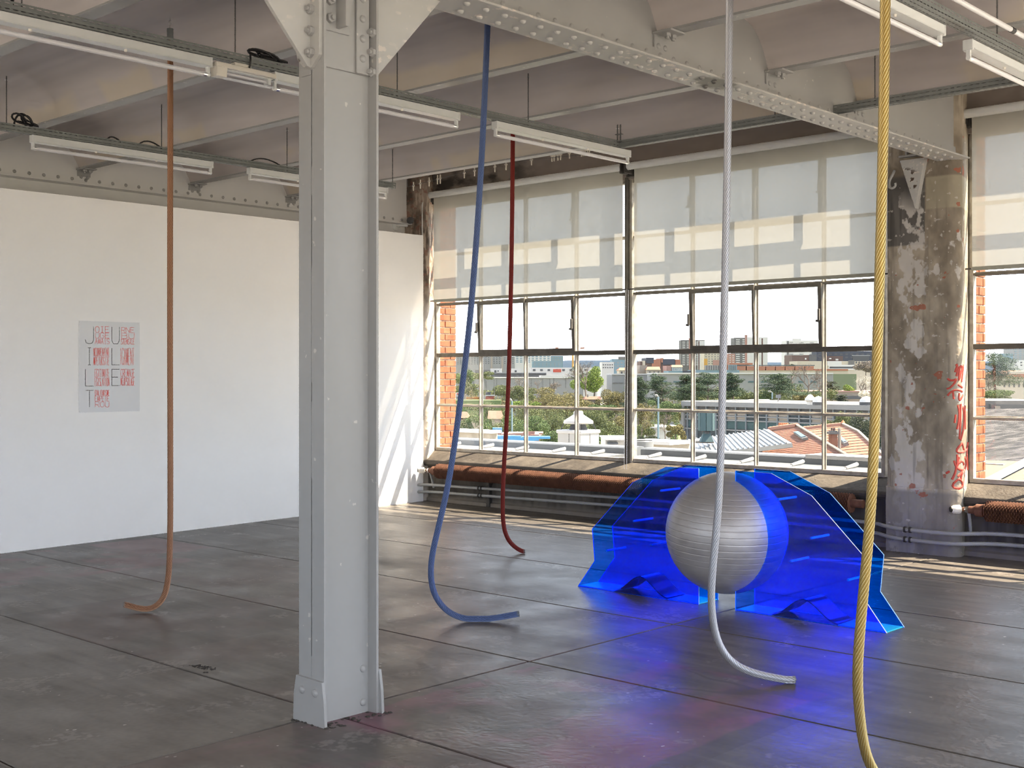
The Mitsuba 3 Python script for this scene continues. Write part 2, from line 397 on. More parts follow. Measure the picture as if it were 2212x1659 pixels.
scene['white_edge'] = {'type': 'twosided', 'bsdf': {'type': 'diffuse', 'reflectance': rgb(0.9, 0.92, 0.95)}}  # white glint painted onto the right front panel's cut edges

# ---------------------------------------------------------------- the room: floor, ceiling, walls
XL, XR, YN, YF = -11.2, 2.3, -3.0, 9.92            # left, right, near and window planes
m = MB(); m.box((XL, YN, -0.3), (XR, 9.75, -0.03)); struct('floor', m, 'joint_dirt')
xs, ys = [XL, -10.35, -4.13, XR], [YN, -1.72, -0.45, 0.8, 2.05, 3.295, 4.58, 5.83, 7.09, 8.37, 9.72]
for i in range(len(xs) - 1):
    for j in range(len(ys) - 1):
        m = MB(); m.box((xs[i] + .005, ys[j] + .005, -0.032), (xs[i + 1] - .005, ys[j + 1] - .005, 0.0), 0.004)
        part('floor', 'slab', m, 'floor_concrete')
# broken crumb hole by the joint
h0 = onz(440, 1442)
m = MB()
for k in range(46):
    r = rng(k); q = h0 + np.array([r.normal(0, .05), r.normal(0, .018), 0]); sz = r.uniform(.003, .008)
    m.mesh(trimesh.creation.icosphere(0, sz), T().translate([q[0], q[1], 0.001]).matrix.numpy() if False else np.array([[1, 0, 0, q[0]], [0, 1, 0, q[1]], [0, 0, .5, .001], [0, 0, 0, 1.0]]))
part('floor', 'crumbled_concrete', m, 'joint_dirt', stuff=True)

# ceiling: concrete vaults between steel joists, running along x
JY = [-2.674 + 1.178 * k for k in range(10)]        # joists at 3.215, 4.393, ... 7.93
JZ = 3.355


def vault(y0, y1, crown=3.60):
    ts = np.linspace(0, 1, 19); out = []
    for t in ts:
        d = min(t, 1 - t) * (y1 - y0)
        k = min(d / 0.36, 1)
        z = JZ + 0.012 + (crown - JZ) * (1 - (1 - k) ** 3.2) + 0.03 * math.sin(PI * t)
        out.append((y0 + (y1 - y0) * t, z))
    return out


prof = []
for a, b in zip(JY[:-1], JY[1:]): prof += vault(a + .045, b - .045)
last = JY[-1]
prof += [(last + .045, 3.37), (last + .10, 3.55), (last + .28, 3.72), (last + .6, 3.80), (9.8, 3.84)]
xsn = np.linspace(XL, XR, 49)
P = np.array([[(x, y, z) for y, z in prof] for x in xsn])
P[..., 2] += 0.012 * (meshkit.fbm(P * np.array([1.3, 3, 3]), 3, 1) - 0.5) * (P[..., 2] > 3.42)
m = MB(); m.grid(P[:, ::-1]); m.box((XL, YN, 3.96), (XR, 10.0, 4.2)); struct('ceiling', m, 'ceiling_plaster', smooth=40)
for y in JY:
    m = MB(); m.box((XL, y - .048, JZ), (XR, y + .048, JZ + .014), .002); m.box((XL, y - .006, JZ + .01), (XR, y + .006, 3.9))
    part('ceiling', 'joist', m, 'steel_paint')

# window wall: dado, sill, lintel
BAYS = [(-10.42, -7.57), (-7.53, -4.79), (-4.05, -1.25)]
m = MB()
m.prism([(9.68, 0), (9.95, 0), (9.95, .55), (9.68, .44)], XL, XR, 'yz')
m.prism([(9.68, 0), (9.68, .05), (9.655, .035), (9.65, 0)], XL, XR, 'yz')
struct('wall_back', m, 'dado_concrete')
sp = [(9.70, .40), (9.635, .405), (9.615, .425), (9.612, .445), (9.625, .465), (9.66, .48), (9.87, .562), (10.02, .565), (10.02, .40)]
m = MB(); m.prism(sp, -10.95, XR, 'yz'); part('wall_back', 'sill', m, 'sill_concrete', smooth=35)
m = MB(); m.prism([(9.86, 3.43), (10.02, 3.43), (10.02, 4.2), (9.83, 4.2), (9.82, 3.6)], XL, XR, 'yz'); part('wall_back', 'lintel', m, 'lintel_concrete')
m = MB(); m.box((1.8, 9.6, .44), (2.3, 10.0, 3.5)); part('wall_back', 'far_pier', m, 'pier_concrete')


def pier_profile(x0, x1, yf, yb, r, xb):
    pts = [(x0, yb), (x0, yf)]
    pts += [(x1 - r + r * math.sin(a), yf + r - r * math.cos(a)) for a in np.linspace(0, PI / 2, 8)]
    return pts + [(xb, 9.93), (xb, yb)]


def pier_mesh(prof, zs, dent, seed):
    """a vertical sheet following the profile, slightly uneven"""
    p = [prof[0]]
    for a, b in zip(prof[:-1], prof[1:]):
        n = max(1, int(math.dist(a, b) / 0.045))
        p += [(a[0] + (b[0] - a[0]) * k / n, a[1] + (b[1] - a[1]) * k / n) for k in range(1, n + 1)]
    G = np.array([[(x, y, z) for x, y in p] for z in zs]); c = np.array([np.mean([q[0] for q in prof]), np.max([q[1] for q in prof])])
    w = (meshkit.fbm(G * np.array([9, 9, 6.0]), 4, seed) - 0.5) * dent
    d = G[..., :2] - c; d /= np.linalg.norm(d, axis=-1, keepdims=True)
    G[..., :2] += d * w[..., None]
    return G[:, ::-1] if seed % 2 else G[:, ::-1]


PIER = pier_profile(-4.575, -3.985, 9.5, 10.02, .09, -4.068)
G1 = pier_mesh(PIER, np.linspace(0.53, 3.95, 76), .012, 1)
pk = thing('concrete_pier', 'bare stained concrete pillar with red graffiti, between the two windows at right', 'pillar')
m = MB(); m.grid(G1[:, ::-1]); part(pk, 'shaft', m, 'pier_concrete', smooth=True)
PB = [(x + (-.008 if x < -4.3 else .008), y - .012) for x, y in PIER]
m = MB(); m.grid(pier_mesh(PB, np.linspace(0.0, 0.535, 14), .014, 3)[:, ::-1]); m.prism([(x, y) for x, y in PB], .525, .535, 'xy'); part(pk, 'plinth', m, 'pier_concrete', smooth=30)
m = MB(); m.box((-4.405, 9.46, 3.24), (-4.39, 9.5, 3.52)); m.box((-4.45, 9.44, 3.225), (-4.30, 9.5, 3.24)); part(pk, 'steel_lug', m, 'steel_paint')
m = MB(); m.tube(spline([(-4.50, 9.47, 3.13), (-4.515, 9.45, 3.08), (-4.53, 9.44, 3.03), (-4.515, 9.43, 2.985), (-4.485, 9.43, 2.985), (-4.475, 9.43, 3.02)], 24), .011, 8); part(pk, 'hook', m, 'steel_paint', smooth=True)
m = MB(); m.prism([(-4.44, 3.20), (-4.23, 3.20), (-4.31, 2.80)], 9.44, 9.505, 'xz'); part(pk, 'bracket', m, 'steel_chipped')

# red tags sprayed down the pier's rounded corner
tri_pts = G1[:, ::-1]


def on_pier(u, v):
    d = ray(u, v); best = None
    for a, b in zip(PIER[:-1], PIER[1:]):
        a, b = np.array(a), np.array(b); e = b - a
        M2 = np.array([[d[0], -e[0]], [d[1], -e[1]]])
        if abs(np.linalg.det(M2)) < 1e-9: continue
        t, s = np.linalg.solve(M2, a - CAM[:2])
        if -0.02 <= s <= 1.02 and t > 0 and (best is None or t < best): best = t
    return CAM + d * (best + 0.006) if best else None


def S2(x, y): return 1812 + x / 3.3175, 680 + y / 3.3175


strokes = [[(835, 365), (848, 362), (832, 410), (870, 370), (880, 390)], [(840, 440), (862, 385), (858, 470), (880, 380), (876, 480)], [(780, 455), (800, 470), (842, 462)],
           [(842, 462), (800, 520), (775, 530)], [(780, 580), (830, 540), (880, 550)], [(815, 545), (822, 605)], [(850, 500), (880, 520)], [(860, 560), (862, 610), (885, 575)],
           [(850, 650), (858, 720), (845, 820)], [(835, 715), (828, 775)], [(870, 640), (868, 760), (862, 890)], [(885, 660), (890, 800), (868, 900)], [(900, 650), (902, 820)],
           [(880, 920), (850, 985), (900, 975), (915, 940)], [(880, 920), (895, 975)], [(920, 915), (912, 1010)], [(845, 1000), (840, 1100), (810, 1180)], [(825, 1045), (850, 1100), (885, 1110)],
           [(860, 1020), (840, 1090), (870, 1050), (890, 1060), (880, 1120), (850, 1160)], [(900, 1020), (905, 1090), (880, 1140)], [(915, 1000), (920, 1110)], [(770, 1135), (795, 1122)],
           [(850, 1180), (828, 1240), (880, 1230), (875, 1190), (850, 1180)], [(860, 1250), (855, 1320)], [(842, 1260), (838, 1385)], [(880, 1130), (872, 1180)], [(890, 1180), (878, 1235)]]
m = MB()
for st in strokes:
    pts = [on_pier(*S2(*q)) for q in spline([(a, b, 0) for a, b in st], 12)[:, :2]] if len(st) > 2 else [on_pier(*S2(*(np.array(st[0]) * (1 - t) + np.array(st[1]) * t))) for t in np.linspace(0, 1, 8)]
    pts = [q for q in pts if q is not None]
    if len(pts) > 1: m.tube(pts, .0115, 8)
part(pk, 'graffiti', m, 'graffiti_red', label='red spray-paint tags down the corner')

CP = pier_profile(-10.95, -10.30, 9.6, 10.02, .08, -10.435)
m = MB(); m.grid(pier_mesh(CP, np.linspace(0, 3.95, 80), .03, 5)[:, ::-1])
ck = single('corner_pier', m, 'corner_concrete', 'crumbling old brick and plaster pillar in the corner beside the white wall', 'pillar', smooth=True)
m = MB(); m.box((-10.68, 9.565, 3.18), (-10.655, 9.6, 3.55)); m.box((-10.78, 9.53, 3.165), (-10.63, 9.6, 3.185)); part(ck, 'steel_lug', m, 'steel_paint', label='grey steel lug')

# left: white exhibition wall set a little askew, grey plastered wall behind it
a0, a1 = np.array([-9.36, 0.3]), np.array([-10.28, 9.58])
za, zb = 2.90, float(onx(912, 508, -10.27)[2])
dv = (a1 - a0) / np.linalg.norm(a1 - a0); nv = np.array([-dv[1], dv[0]])
if nv[0] > 0: nv = -nv
m = MB()
q = [a0, a1, a1 + nv * .1, a0 + nv * .1]
v = np.array([[*p, 0] for p in q] + [[*q[0], za], [*q[1], zb], [*q[2], zb], [*q[3], za]])
m.add(v, [[0, 1, 5, 4], [1, 2, 6, 5], [2, 3, 7, 6], [3, 0, 4, 7], [4, 5, 6, 7], [3, 2, 1, 0]])
mm = m.tri(); mm.fix_normals(); struct('wall_left', mm, 'white_wall_paint')
WLN = -nv                                         # points into the room


def on_left(u, v, off=0.0):
    d = ray(u, v); n3 = np.array([WLN[0], WLN[1], 0]); o = np.array([*a0, 0]) + n3 * off
    return CAM + d * (((o - CAM) @ n3) / (d @ n3))


m = MB(); m.box((-11.0, YN, 0), (-10.62, 9.75, 3.9)); part('wall_left', 'plastered_wall', m, 'grey_wall_paint')
# near and right sides of the hall: unseen, openings added and sized for daylight
m = MB()
m.box((XL, YN - .3, 0), (XR, YN, .9)); m.box((XL, YN - .3, 2.7), (XR, YN, 4.2))
for x in (-8.0, -4.1, -.2): m.box((x, YN - .3, .45), (x + .2, YN, 4.2))
struct('wall_front', m, 'grey_wall_paint')
m = MB()
m.box((XR, YN, 0), (XR + .3, 10, .45))
for y in (3.2, 6.5): m.box((XR, y, .45), (XR + .3, y + .2, 4.2))
struct('wall_right', m, 'grey_wall_paint')

# ---------------------------------------------------------------- windows
ZR = [.585, 1.10, 1.69, 2.28, 2.855, 3.42]
MX = [[-9.685, -8.995, -8.27], [-6.795, -6.085, -5.385], [-3.34, -2.63, -1.93]]
for b, (x0, x1) in enumerate(BAYS):
    w = f'window_{b + 1}'
    F = MB()
    for z in (ZR[0], ZR[-1]): F.box((x0, YF - .03, z - .02), (x1, YF + .035, z + .018), .003)
    for x in (x0 + .014, x1 - .014): F.box((x - .018, YF - .03, ZR[0]), (x + .018, YF + .035, ZR[-1]), .003)
    struct(w, F, 'frame_pale')
    xsb = [x0 + .02, *MX[b], x1 - .02]
    for x in MX[b]:
        F = MB(); F.box((x - .006, YF - .025, ZR[0]), (x + .006, YF + .02, ZR[-1])); F.box((x - .017, YF + .012, ZR[0]), (x + .017, YF + .022, ZR[-1]))
        part(w, 'glazing_bar', F, 'frame_pale')
    for k, z in enumerate(ZR[1:-1]):
        F = MB()
        t = .026 if k == 1 else .012
        F.box((x0 + .02, YF - .028, z - t), (x1 - .02, YF + .022, z + t * .55), .002); F.box((x0 + .02, YF + .012, z - t - .005), (x1 - .02, YF + .024, z + .016))
        part(w, 'transom', F, 'frame_dark' if k in (1, 2) else 'frame_pale')
    # two opening sashes, one above the other, each two panes wide; the lower hangs slightly open
    for zi, tilt in ((2, .012), (4, 0.0)):
        z0, z1 = ZR[zi] + .012, ZR[zi + 1] - .006
        F = MB(); xa, xb = MX[b][0], MX[b][2]
        F.bar((xa, YF - .035 + tilt, z0 + .014), (xb, YF - .035 + tilt, z0 + .014), .03, .036)
        F.bar((xa, YF - .035 - tilt, z1 - .014), (xb, YF - .035 - tilt, z1 - .014), .03, .034)
        for x in (xa + .012, xb - .012): F.bar((x, YF - .035 + tilt, z0), (x, YF - .035 - tilt, z1), .034, .03, up=(0, 1, 0))
        F.bar(((xa + xb) / 2, YF - .035 + tilt, z0), ((xa + xb) / 2, YF - .035 - tilt, z1), .018, .022, up=(0, 1, 0))
        sk = part(w, 'sash', F, 'frame_dark')
        for x in (xa + .006, xb - .006):
            L = MB(); L.box((x - .012, YF - .085, (z0 + z1) / 2 - .05), (x + .004, YF - .055, (z0 + z1) / 2 + .055), .003); L.tube([(x - .004, YF - .07, (z0 + z1) / 2 - .055), (x - .03, YF - .075, (z0 + z1) / 2 - .05)], .01, 8)
            part(sk, 'latch', L, 'frame_dark')
        L = MB(); L.box(((xa + xb) / 2 - .03, YF - .075 - tilt, z1 - .035), ((xa + xb) / 2 + .03, YF - .045 - tilt, z1 + .02), .004); part(sk, 'catch', L, 'frame_dark')
    for i in range(4):
        for k in range(5):
            in_sash = k in (2, 4) and i in (1, 2); g = .018
            o = -.035 if in_sash else 0.0
            lo, hi = (.012, -.012) if in_sash and k == 2 else (0, 0)
            xa, xb, z0, z1 = xsb[i] + .004, xsb[i + 1] - .004, ZR[k] + g, ZR[k + 1] - g
            PN = MB(); PN.add([(xa, YF + o + lo, z0), (xb, YF + o + lo, z0), (xb, YF + o + hi, z1), (xa, YF + o + hi, z1)], [[0, 1, 2, 3]])
            part(w, 'pane', PN, 'pane_glass')
# the black steel post between the first two bays
m = MB(); m.box((-7.575, YF - .075, .45), (-7.535, YF + .05, 3.45), .004); m.box((-7.60, YF + .03, .5), (-7.51, YF + .05, 3.43))
pk2 = single('window_post', m, 'frame_dark', 'dark steel post between the two wide windows', 'post')
m = MB(); m.box((-7.533, YF - .05, .5), (-7.50, YF + .04, 3.43), .003); part(pk2, 'pale_stop', m, 'frame_pale')

# brick reveals outside, sunlit
for (bx, z0, z1, y0, y1) in ((-10.43, .40, 3.6, 9.965, 10.25), (-4.045, .34, 3.6, 9.965, 10.205)):
    m = MB(); m.box((bx - .55, y0, z0 - .3), (bx - .010, y1, 4.1)); part('wall_back', 'brick_backing', m, 'mortar')
    row = 0; z = z0
    while z < z1:
        span = y1 - y0 + .03; j = .010
        cuts = [y0 - .02, y0 + .11, y1 + .0] if row % 2 else [y0 - .02, y0 + .195, y1 + .0]
        for a, b2 in zip(cuts[:-1], cuts[1:]):
            r = rng(row * 7 + int(a * 1000)); e = r.uniform(0, .003)
            B = MB(); B.box((bx - .06, a + j / 2, z + j / 2), (bx + e, b2 - (j / 2 if b2 < y1 else -.004), z + .077 - j / 2), .003)
            part('wall_back', 'brick', B, 'brick_clay')
        row += 1; z += .077

# ---------------------------------------------------------------- roller blinds
YB = 9.745
for (x0, x1, ztube, lab) in ((-10.33, -7.50, 3.535, 'pale grey translucent roller blind over the window nearest the white wall'), (-7.425, -4.70, 3.535, 'wide pale grey roller blind between the steel post and the concrete pillar'),
                             (-4.02, -1.25, 3.56, 'roller blind at the right edge, beyond the concrete pillar')):
    k = thing('roller_blind', lab, 'blind', 'roller blinds over the windows')
    zb0 = 2.315
    xsn = np.linspace(x0 + .05, x1 - .02, 30); zs = np.linspace(zb0, ztube, 9)
    P = np.array([[(x, YB + .012 * (meshkit.fbm(np.array([x * 1.1, 0, z * .8]), 2, 5) - .5) * (ztube - z), z) for x in xsn] for z in zs])
    m = MB(); m.grid(P); part(k, 'cloth', m, 'blind_cloth', smooth=True)
    m = MB(); m.tube([(x0, YB - .036, ztube), (x1, YB - .036, ztube)], .037, 20); part(k, 'roller', m, 'white_enamel', smooth=40)
    m = MB(); m.box((x0 + .05, YB - .007, zb0 - .022), (x1 - .02, YB + .007, zb0 + .01), .004); part(k, 'bottom_bar', m, 'hem_cloth')
    for x, s in ((x0 - .02, 1), (x1 + .004, 1)):
        m = MB(); m.box((x, YB - .085, ztube - .07), (x + .016, YB + .07, ztube + .05), .003); m.box((x - .02, YB + .05, ztube - .09), (x + .03, YB + .11, ztube + .06), .003); part(k, 'bracket', m, 'dark_iron')
    m = MB(); m.tube([(x0 + .045, YB, zb0 - .005), (x0 - .03, YB, zb0 - .005)], .007, 6); m.tube([(x1 - .02, YB, zb0 - .005), (x1 + .03, YB, zb0 - .005)], .007, 6); part(k, 'end_pin', m, 'dark_iron')
    cx = x0 - .035 if x0 > -8 and x0 < -7 else x0 + .0
    if x0 > -5 or x0 < -10:
        m = MB(); xx = x0 - .015 if x0 > -5 else x0 - .005
        yy = YB - .10 if x0 > -5 else YB - .13
        m.tube([(xx, yy + .03, ztube - .04), (xx, yy, ztube - .12), (xx + .005, yy, 1.35 if x0 < -5 else 1.30)], .008, 8)
        m.tube([(xx, yy, 2.25), (xx, yy, 2.36)], .014, 8); part(k, 'crank_rod', m, 'aluminium', smooth=40)
        m = MB(); m.tube([(xx + .004, yy - .01, 1.28), (xx + .004, yy - .01, 1.50)], .012, 8); part(k, 'crank_handle', m, 'white_enamel', smooth=40)
    elif x0 > -8:
        m = MB()
        for dx in (-.042, -.012): m.tube([(x0 + dx - .02, YB + .01, zb0), (x0 + dx - .02, YB - .02, .46)], .0022, 5)
        m.tube([(x0 - .09, YB - .02, .455), (x0 + .02, YB - .02, .455)], .004, 6); part(k, 'guide_wire', m, 'aluminium')

# ---------------------------------------------------------------- finned radiators and heating pipes
for (x0, x1, z, lab) in ((-9.97, -4.9, .365, 'long rusty finned tube radiator under the windows beside the white wall'), (-3.76, -1.3, .385, 'short rusty finned tube radiator at the right edge past the pillar')):
    k = thing('finned_radiator', lab, 'radiator', 'finned radiators under the windows')
    n = int((x1 - x0) / .0125); m = MB(); g = np.arange(26) * 2 * PI / 26
    xs_ = x0 + (np.arange(n) + .5) * (x1 - x0) / n
    for i, x in enumerate(xs_):
        rr = .082 + .004 * np.cos(g * 13 + (i % 2) * PI)
        ring = np.stack([np.full(26, x), 9.52 + rr * np.cos(g), z + rr * np.sin(g)], 1)
        inner = np.stack([np.full(26, x), 9.52 + .035 * np.cos(g), z + .035 * np.sin(g)], 1)
        j = np.arange(26)
        q1 = np.vstack([ring - [.0012, 0, 0], ring + [.0012, 0, 0], inner])
        m.add(q1, np.vstack([np.stack([j, (j + 1) % 26, 26 + (j + 1) % 26, 26 + j], 1), np.stack([26 + j, 26 + (j + 1) % 26, 52 + (j + 1) % 26, 52 + j], 1), np.stack([j, 52 + j, 52 + (j + 1) % 26, (j + 1) % 26], 1)]))
    part(k, 'fins', m, 'rust_iron', stuff=True)
    m = MB(); m.tube([(x0 - .10, 9.52, z), (x1 + .1, 9.52, z)], .036, 14); part(k, 'core_pipe', m, 'rust_iron', smooth=40)
    m = MB(); m.lathe([(.0, 0), (.05, 0), (.05, .06), (.03, .075), (.03, .12), (.018, .12), (.018, .17)], (x0 - .02, 9.52, z), (-1, 0, 0), 16); part(k, 'end_cap', m, 'rust_iron', smooth=40)
    vx = x0 - .21
    m = MB(); m.tube([(x0 - .1, 9.52, z), (vx, 9.52, z)], .016, 10); m.lathe([(.024, -.02), (.03, 0), (.024, .02)], (x0 - .15, 9.52, z), (1, 0, 0), 6); part(k, 'valve', m, 'chrome', smooth=30)
    vdir = (-.6, -.8, 0)
    m = MB(); m.lathe([(.0, .075), (.020, .073), (.034, .05), (.036, .0), (.02, -.005)], (vx, 9.50, z), vdir, 18); kv = part(k, 'thermostat_knob', m, 'plastic_cream', smooth=40)
    m = MB(); m.lathe([(0, .079), (.022, .077), (.022, .07)], (vx, 9.50, z), vdir, 16); part(kv, 'cap', m, 'black_rubber')
    m = MB(); m.tube(spline([(vx + .06, 9.52, z), (vx + .06, 9.55, z - .06), (vx + .05, 9.6, z - .2)], 10), .013, 10); part(k, 'feed_pipe', m, 'pipe_grey', smooth=True)
for z, lab, dz in ((.205, 'upper grey heating pipe running along the window wall', 0), (.125, 'lower grey heating pipe running along the window wall', .0)):
    pts = [(-10.36, 9.36, z - .015), (-10.3, 9.5, z - .012), (-10.15, 9.60, z - .01), (-9.8, 9.61, z - .01), (-7.1, 9.61, z + .03), (-4.95, 9.61, z), (-4.78, 9.60, z), (-4.66, 9.56, z), (-4.58, 9.44, z), (-4.45, 9.43, z - .01), (-4.05, 9.43, z - .015), (-3.93, 9.46, z - .012), (-3.80, 9.58, z), (-3.6, 9.61, z), (-1.0, 9.61, z)]
    k = thing('heating_pipe', lab, 'pipe', 'heating pipes along the window wall')
    pp = np.array(pts, float); dense = [pp[0]]
    for a, b2 in zip(pp[:-1], pp[1:]):
        n = max(2, int(np.linalg.norm(b2 - a) / .08)); dense += [a + (b2 - a) * t for t in np.linspace(0, 1, n + 1)[1:]]
    dense = np.array(dense)
    for _ in range(3): dense[1:-1] = (dense[:-2] + dense[1:-1] * 2 + dense[2:]) / 4
    m = MB(); m.tube(dense, .0165, 12); part(k, 'tube', m, 'pipe_grey', smooth=True)
    for x in (-9.37, -6.2, -4.33 - (.07 if dz == 0 and z < .15 else 0)):
        i = int(np.argmin(np.abs(dense[:, 0] - x))); c = dense[i]
        m = MB()
        for dx in (-.022, .022): m.lathe([(.017, -.008), (.024, -.008), (.024, .008), (.017, .008)], c + [dx, 0, 0], (1, 0, 0), 12)
        m.bar(c, c + [0, .10, 0], .02, .02); part(k, 'clip', m, 'dark_iron')
for x in (-9.33, -6.15):
    m = MB(); m.box((x, 9.635, 0), (x + .05, 9.68, .26), .003); m.box((x - .01, 9.62, .24), (x + .06, 9.68, .30), .004)
    single('pipe_stand', m, 'dark_iron', 'dark iron upright carrying the pipes near the white wall' if x < -9 else 'dark iron upright carrying the pipes behind the blue sculpture', 'bracket')

# ---------------------------------------------------------------- steel column and girders
def rivet_ply(r, material='steel_paint', h=.62):
    m = MB(); m.lathe([(r, 0), (r * .96, r * h * .35), (r * .72, r * h * .75), (r * .38, r * h * .96), (0, r * h)], n=12)
    return mikit.ply(m.tri(), material, smooth=True)


def bolt_ply(r, material='steel_paint'):
    m = MB(); m.lathe([(r, 0), (r, r * .75), (r * .85, r * .9), (0, r * .9)], n=6); m.lathe([(r * .5, r * .8), (r * .5, r * 1.5), (0, r * 1.5)], n=10)
    return mikit.ply(m.tri(), material, smooth=25)


def facing(p, n):
    n = np.asarray(n, float) / np.linalg.norm(n); x = np.cross([0, 0, 1.0] if abs(n[2]) < .9 else [1.0, 0, 0], n); x /= np.linalg.norm(x); y = np.cross(n, x)
    M = np.eye(4); M[:3, 0], M[:3, 1], M[:3, 2], M[:3, 3] = x, y, n, p
    return T(M)


RIV, RIVC, BOLT = rivet_ply(.017), rivet_ply(.017, 'steel_chipped', .9), bolt_ply(.021)
COL = thing('steel_column', 'grey painted riveted steel column standing in the foreground', 'column')
Y0, Y1, XA, XB, XM = 3.15, 3.445, -4.146, -3.978, -4.061
for s in (-1, 1):
    tip = XB if s > 0 else XA; w0 = XM + s * .003; w1 = XM + s * .034
    m = MB(); m.prism([(w0, Y0), (tip, Y0), (tip, Y0 + .012), (w1, Y0 + .018), (w1, Y1 - .018), (tip, Y1 - .012), (tip, Y1), (w0, Y1)], 0.0, 3.6, 'xy')
    part(COL, 'channel', m, 'steel_paint')
m = MB()
for z0, z1 in ((.0, .28), (1.02, 1.34), (1.42, 1.9), (2.2, 2.32)): m.box((XM - .004, Y0 + .002, z0), (XM + .004, Y0 + .006, z1))
part(COL, 'packing_strip', m, 'steel_paint')
for y, s in ((Y0, -1), (Y1, 1)):
    m = MB(); o = y + s * .014
    m.prism([(XA - .022, 0), (XB + .022, 0), (XB + .016, .10), (XB + .002, .185), (XA - .002, .19), (XA - .018, .11)], min(y, o), max(y, o), 'xz')
    bp = part(COL, 'base_plate', m, 'steel_paint')
    for x in (XM - .045, XM + .042): copy_part(bp, 'rivet', RIV, facing((x, o, .135), (0, s, 0)))
for y, z in ((3.40, .19), (3.40, .045)): copy_part(COL, 'rivet', RIV, facing((XM + .034, y, z), (1, 0, 0)))
m = MB()
for k in range(70):
    r = rng(900 + k); a = r.uniform(0, 1); q = np.array([XA - .04, Y0 - .03]) + r.uniform(0, 1, 2) * np.array([.25, .06]) if k % 2 else np.array([XB + r.uniform(-.04, .05), r.uniform(Y0, Y1 + .04)])
    m.mesh(trimesh.creation.icosphere(0, r.uniform(.004, .013)), np.array([[1, 0, 0, q[0]], [0, 1, 0, q[1]], [0, 0, .5, .0], [0, 0, 0, 1.0]]))
part(COL, 'grout_crumbs', m, 'joint_dirt', stuff=True)
# head of the column: cover plates, gussets, bolts
m = MB(); m.prism([(XA + .002, 3.6), (XB - .012, 3.6), (XB - .012, 2.77), (XM + .02, 2.725), (XM - .035, 2.735), (XA + .012, 2.77), (XA + .002, 2.80)], Y0 - .016, Y0, 'xz'); hp = part(COL, 'cover_plate', m, 'steel_chipped')
m = MB(); m.box((XA + .02, Y0 - .006, 2.70), (XM, Y0, 2.80)); part(COL, 'packing_plate', m, 'steel_paint')
for z in (2.785, 2.875, 2.965, 3.06): copy_part(hp, 'bolt', BOLT, facing((XM + .022, Y0 - .016, z), (0, -1, 0)))
for z in (2.785, 2.875, 3.06): copy_part(hp, 'rivet', RIV, facing((XM - .045, Y0 - .016, z - .004), (0, -1, 0)))
m = MB(); m.box((XM + .034, Y0 + .02, 2.735), (XM + .046, Y1 - .02, 3.6), .002); m.box((XM + .046, 3.345, 2.735), (XM + .058, Y1 - .03, 3.6), .002); sp_ = part(COL, 'web_plate', m, 'steel_paint')
for z in (2.80, 2.885, 2.97, 3.055): copy_part(sp_, 'rivet', RIV, facing((XM + .058, 3.378, z), (1, 0, 0)))
for z in (2.75, 2.835, 2.92): copy_part(sp_, 'bolt', BOLT, facing((XM + .062, Y1 - .012, z), (.2, -1, 0)))
m = MB(); m.box((XM + .046, 3.17, 2.885), (XM + .056, 3.31, 3.5), .002); m.prism([(3.235, 2.9), (3.25, 2.9), (3.29, 3.1), (3.235, 3.1)], XM + .056, XM + .12, 'yz'); bk = part(COL, 'bracket', m, 'steel_paint')
for z in (2.935, 3.01): copy_part(bk, 'bolt', BOLT, facing((XM + .056, 3.20, z), (1, 0, 0)))
m = MB(); m.prism([(Y1, 2.72), (Y1 + .03, 2.73), (3.89, 3.18), (4.2, 3.55), (Y1, 3.6)], XM - .006, XM + .012, 'yz'); gr = part(COL, 'gusset_plate', m, 'steel_chipped')
m = MB(); m.prism([(Y0, 2.72), (Y0 - .03, 2.73), (2.72, 3.18), (2.3, 3.55), (Y0, 3.6)], XM - .006, XM + .012, 'yz'); part(COL, 'gusset_plate', m, 'steel_chipped')
for y, z in ((3.62, 3.19), (3.74, 3.22), (3.86, 3.225)): copy_part(gr, 'rivet', RIV, facing((XM + .012, y, z), (1, 0, 0)))


def joist_clip(parent, x, y, s, material='steel_paint'):
    """seat angle under a joist end on the girder's web; s: side of the web"""
    m = MB(); m.box((x, y - .065, JZ - .11), (x + s * .012, y + .065, JZ - .012), .002); m.box((x, y - .075, JZ - .014), (x + s * .13, y + .065, JZ - .002), .002)
    c = part(parent, 'joist_clip', m, material)
    for dy in (-.03, .035): copy_part(c, 'rivet', RIV, facing((x + s * .012, y + dy, JZ - .075), (s, 0, 0)))
    for dy in (-.025, .03): copy_part(c, 'bolt', BOLT, facing((x + s * .07, y + dy, JZ - .014), (0, 0, -1)))


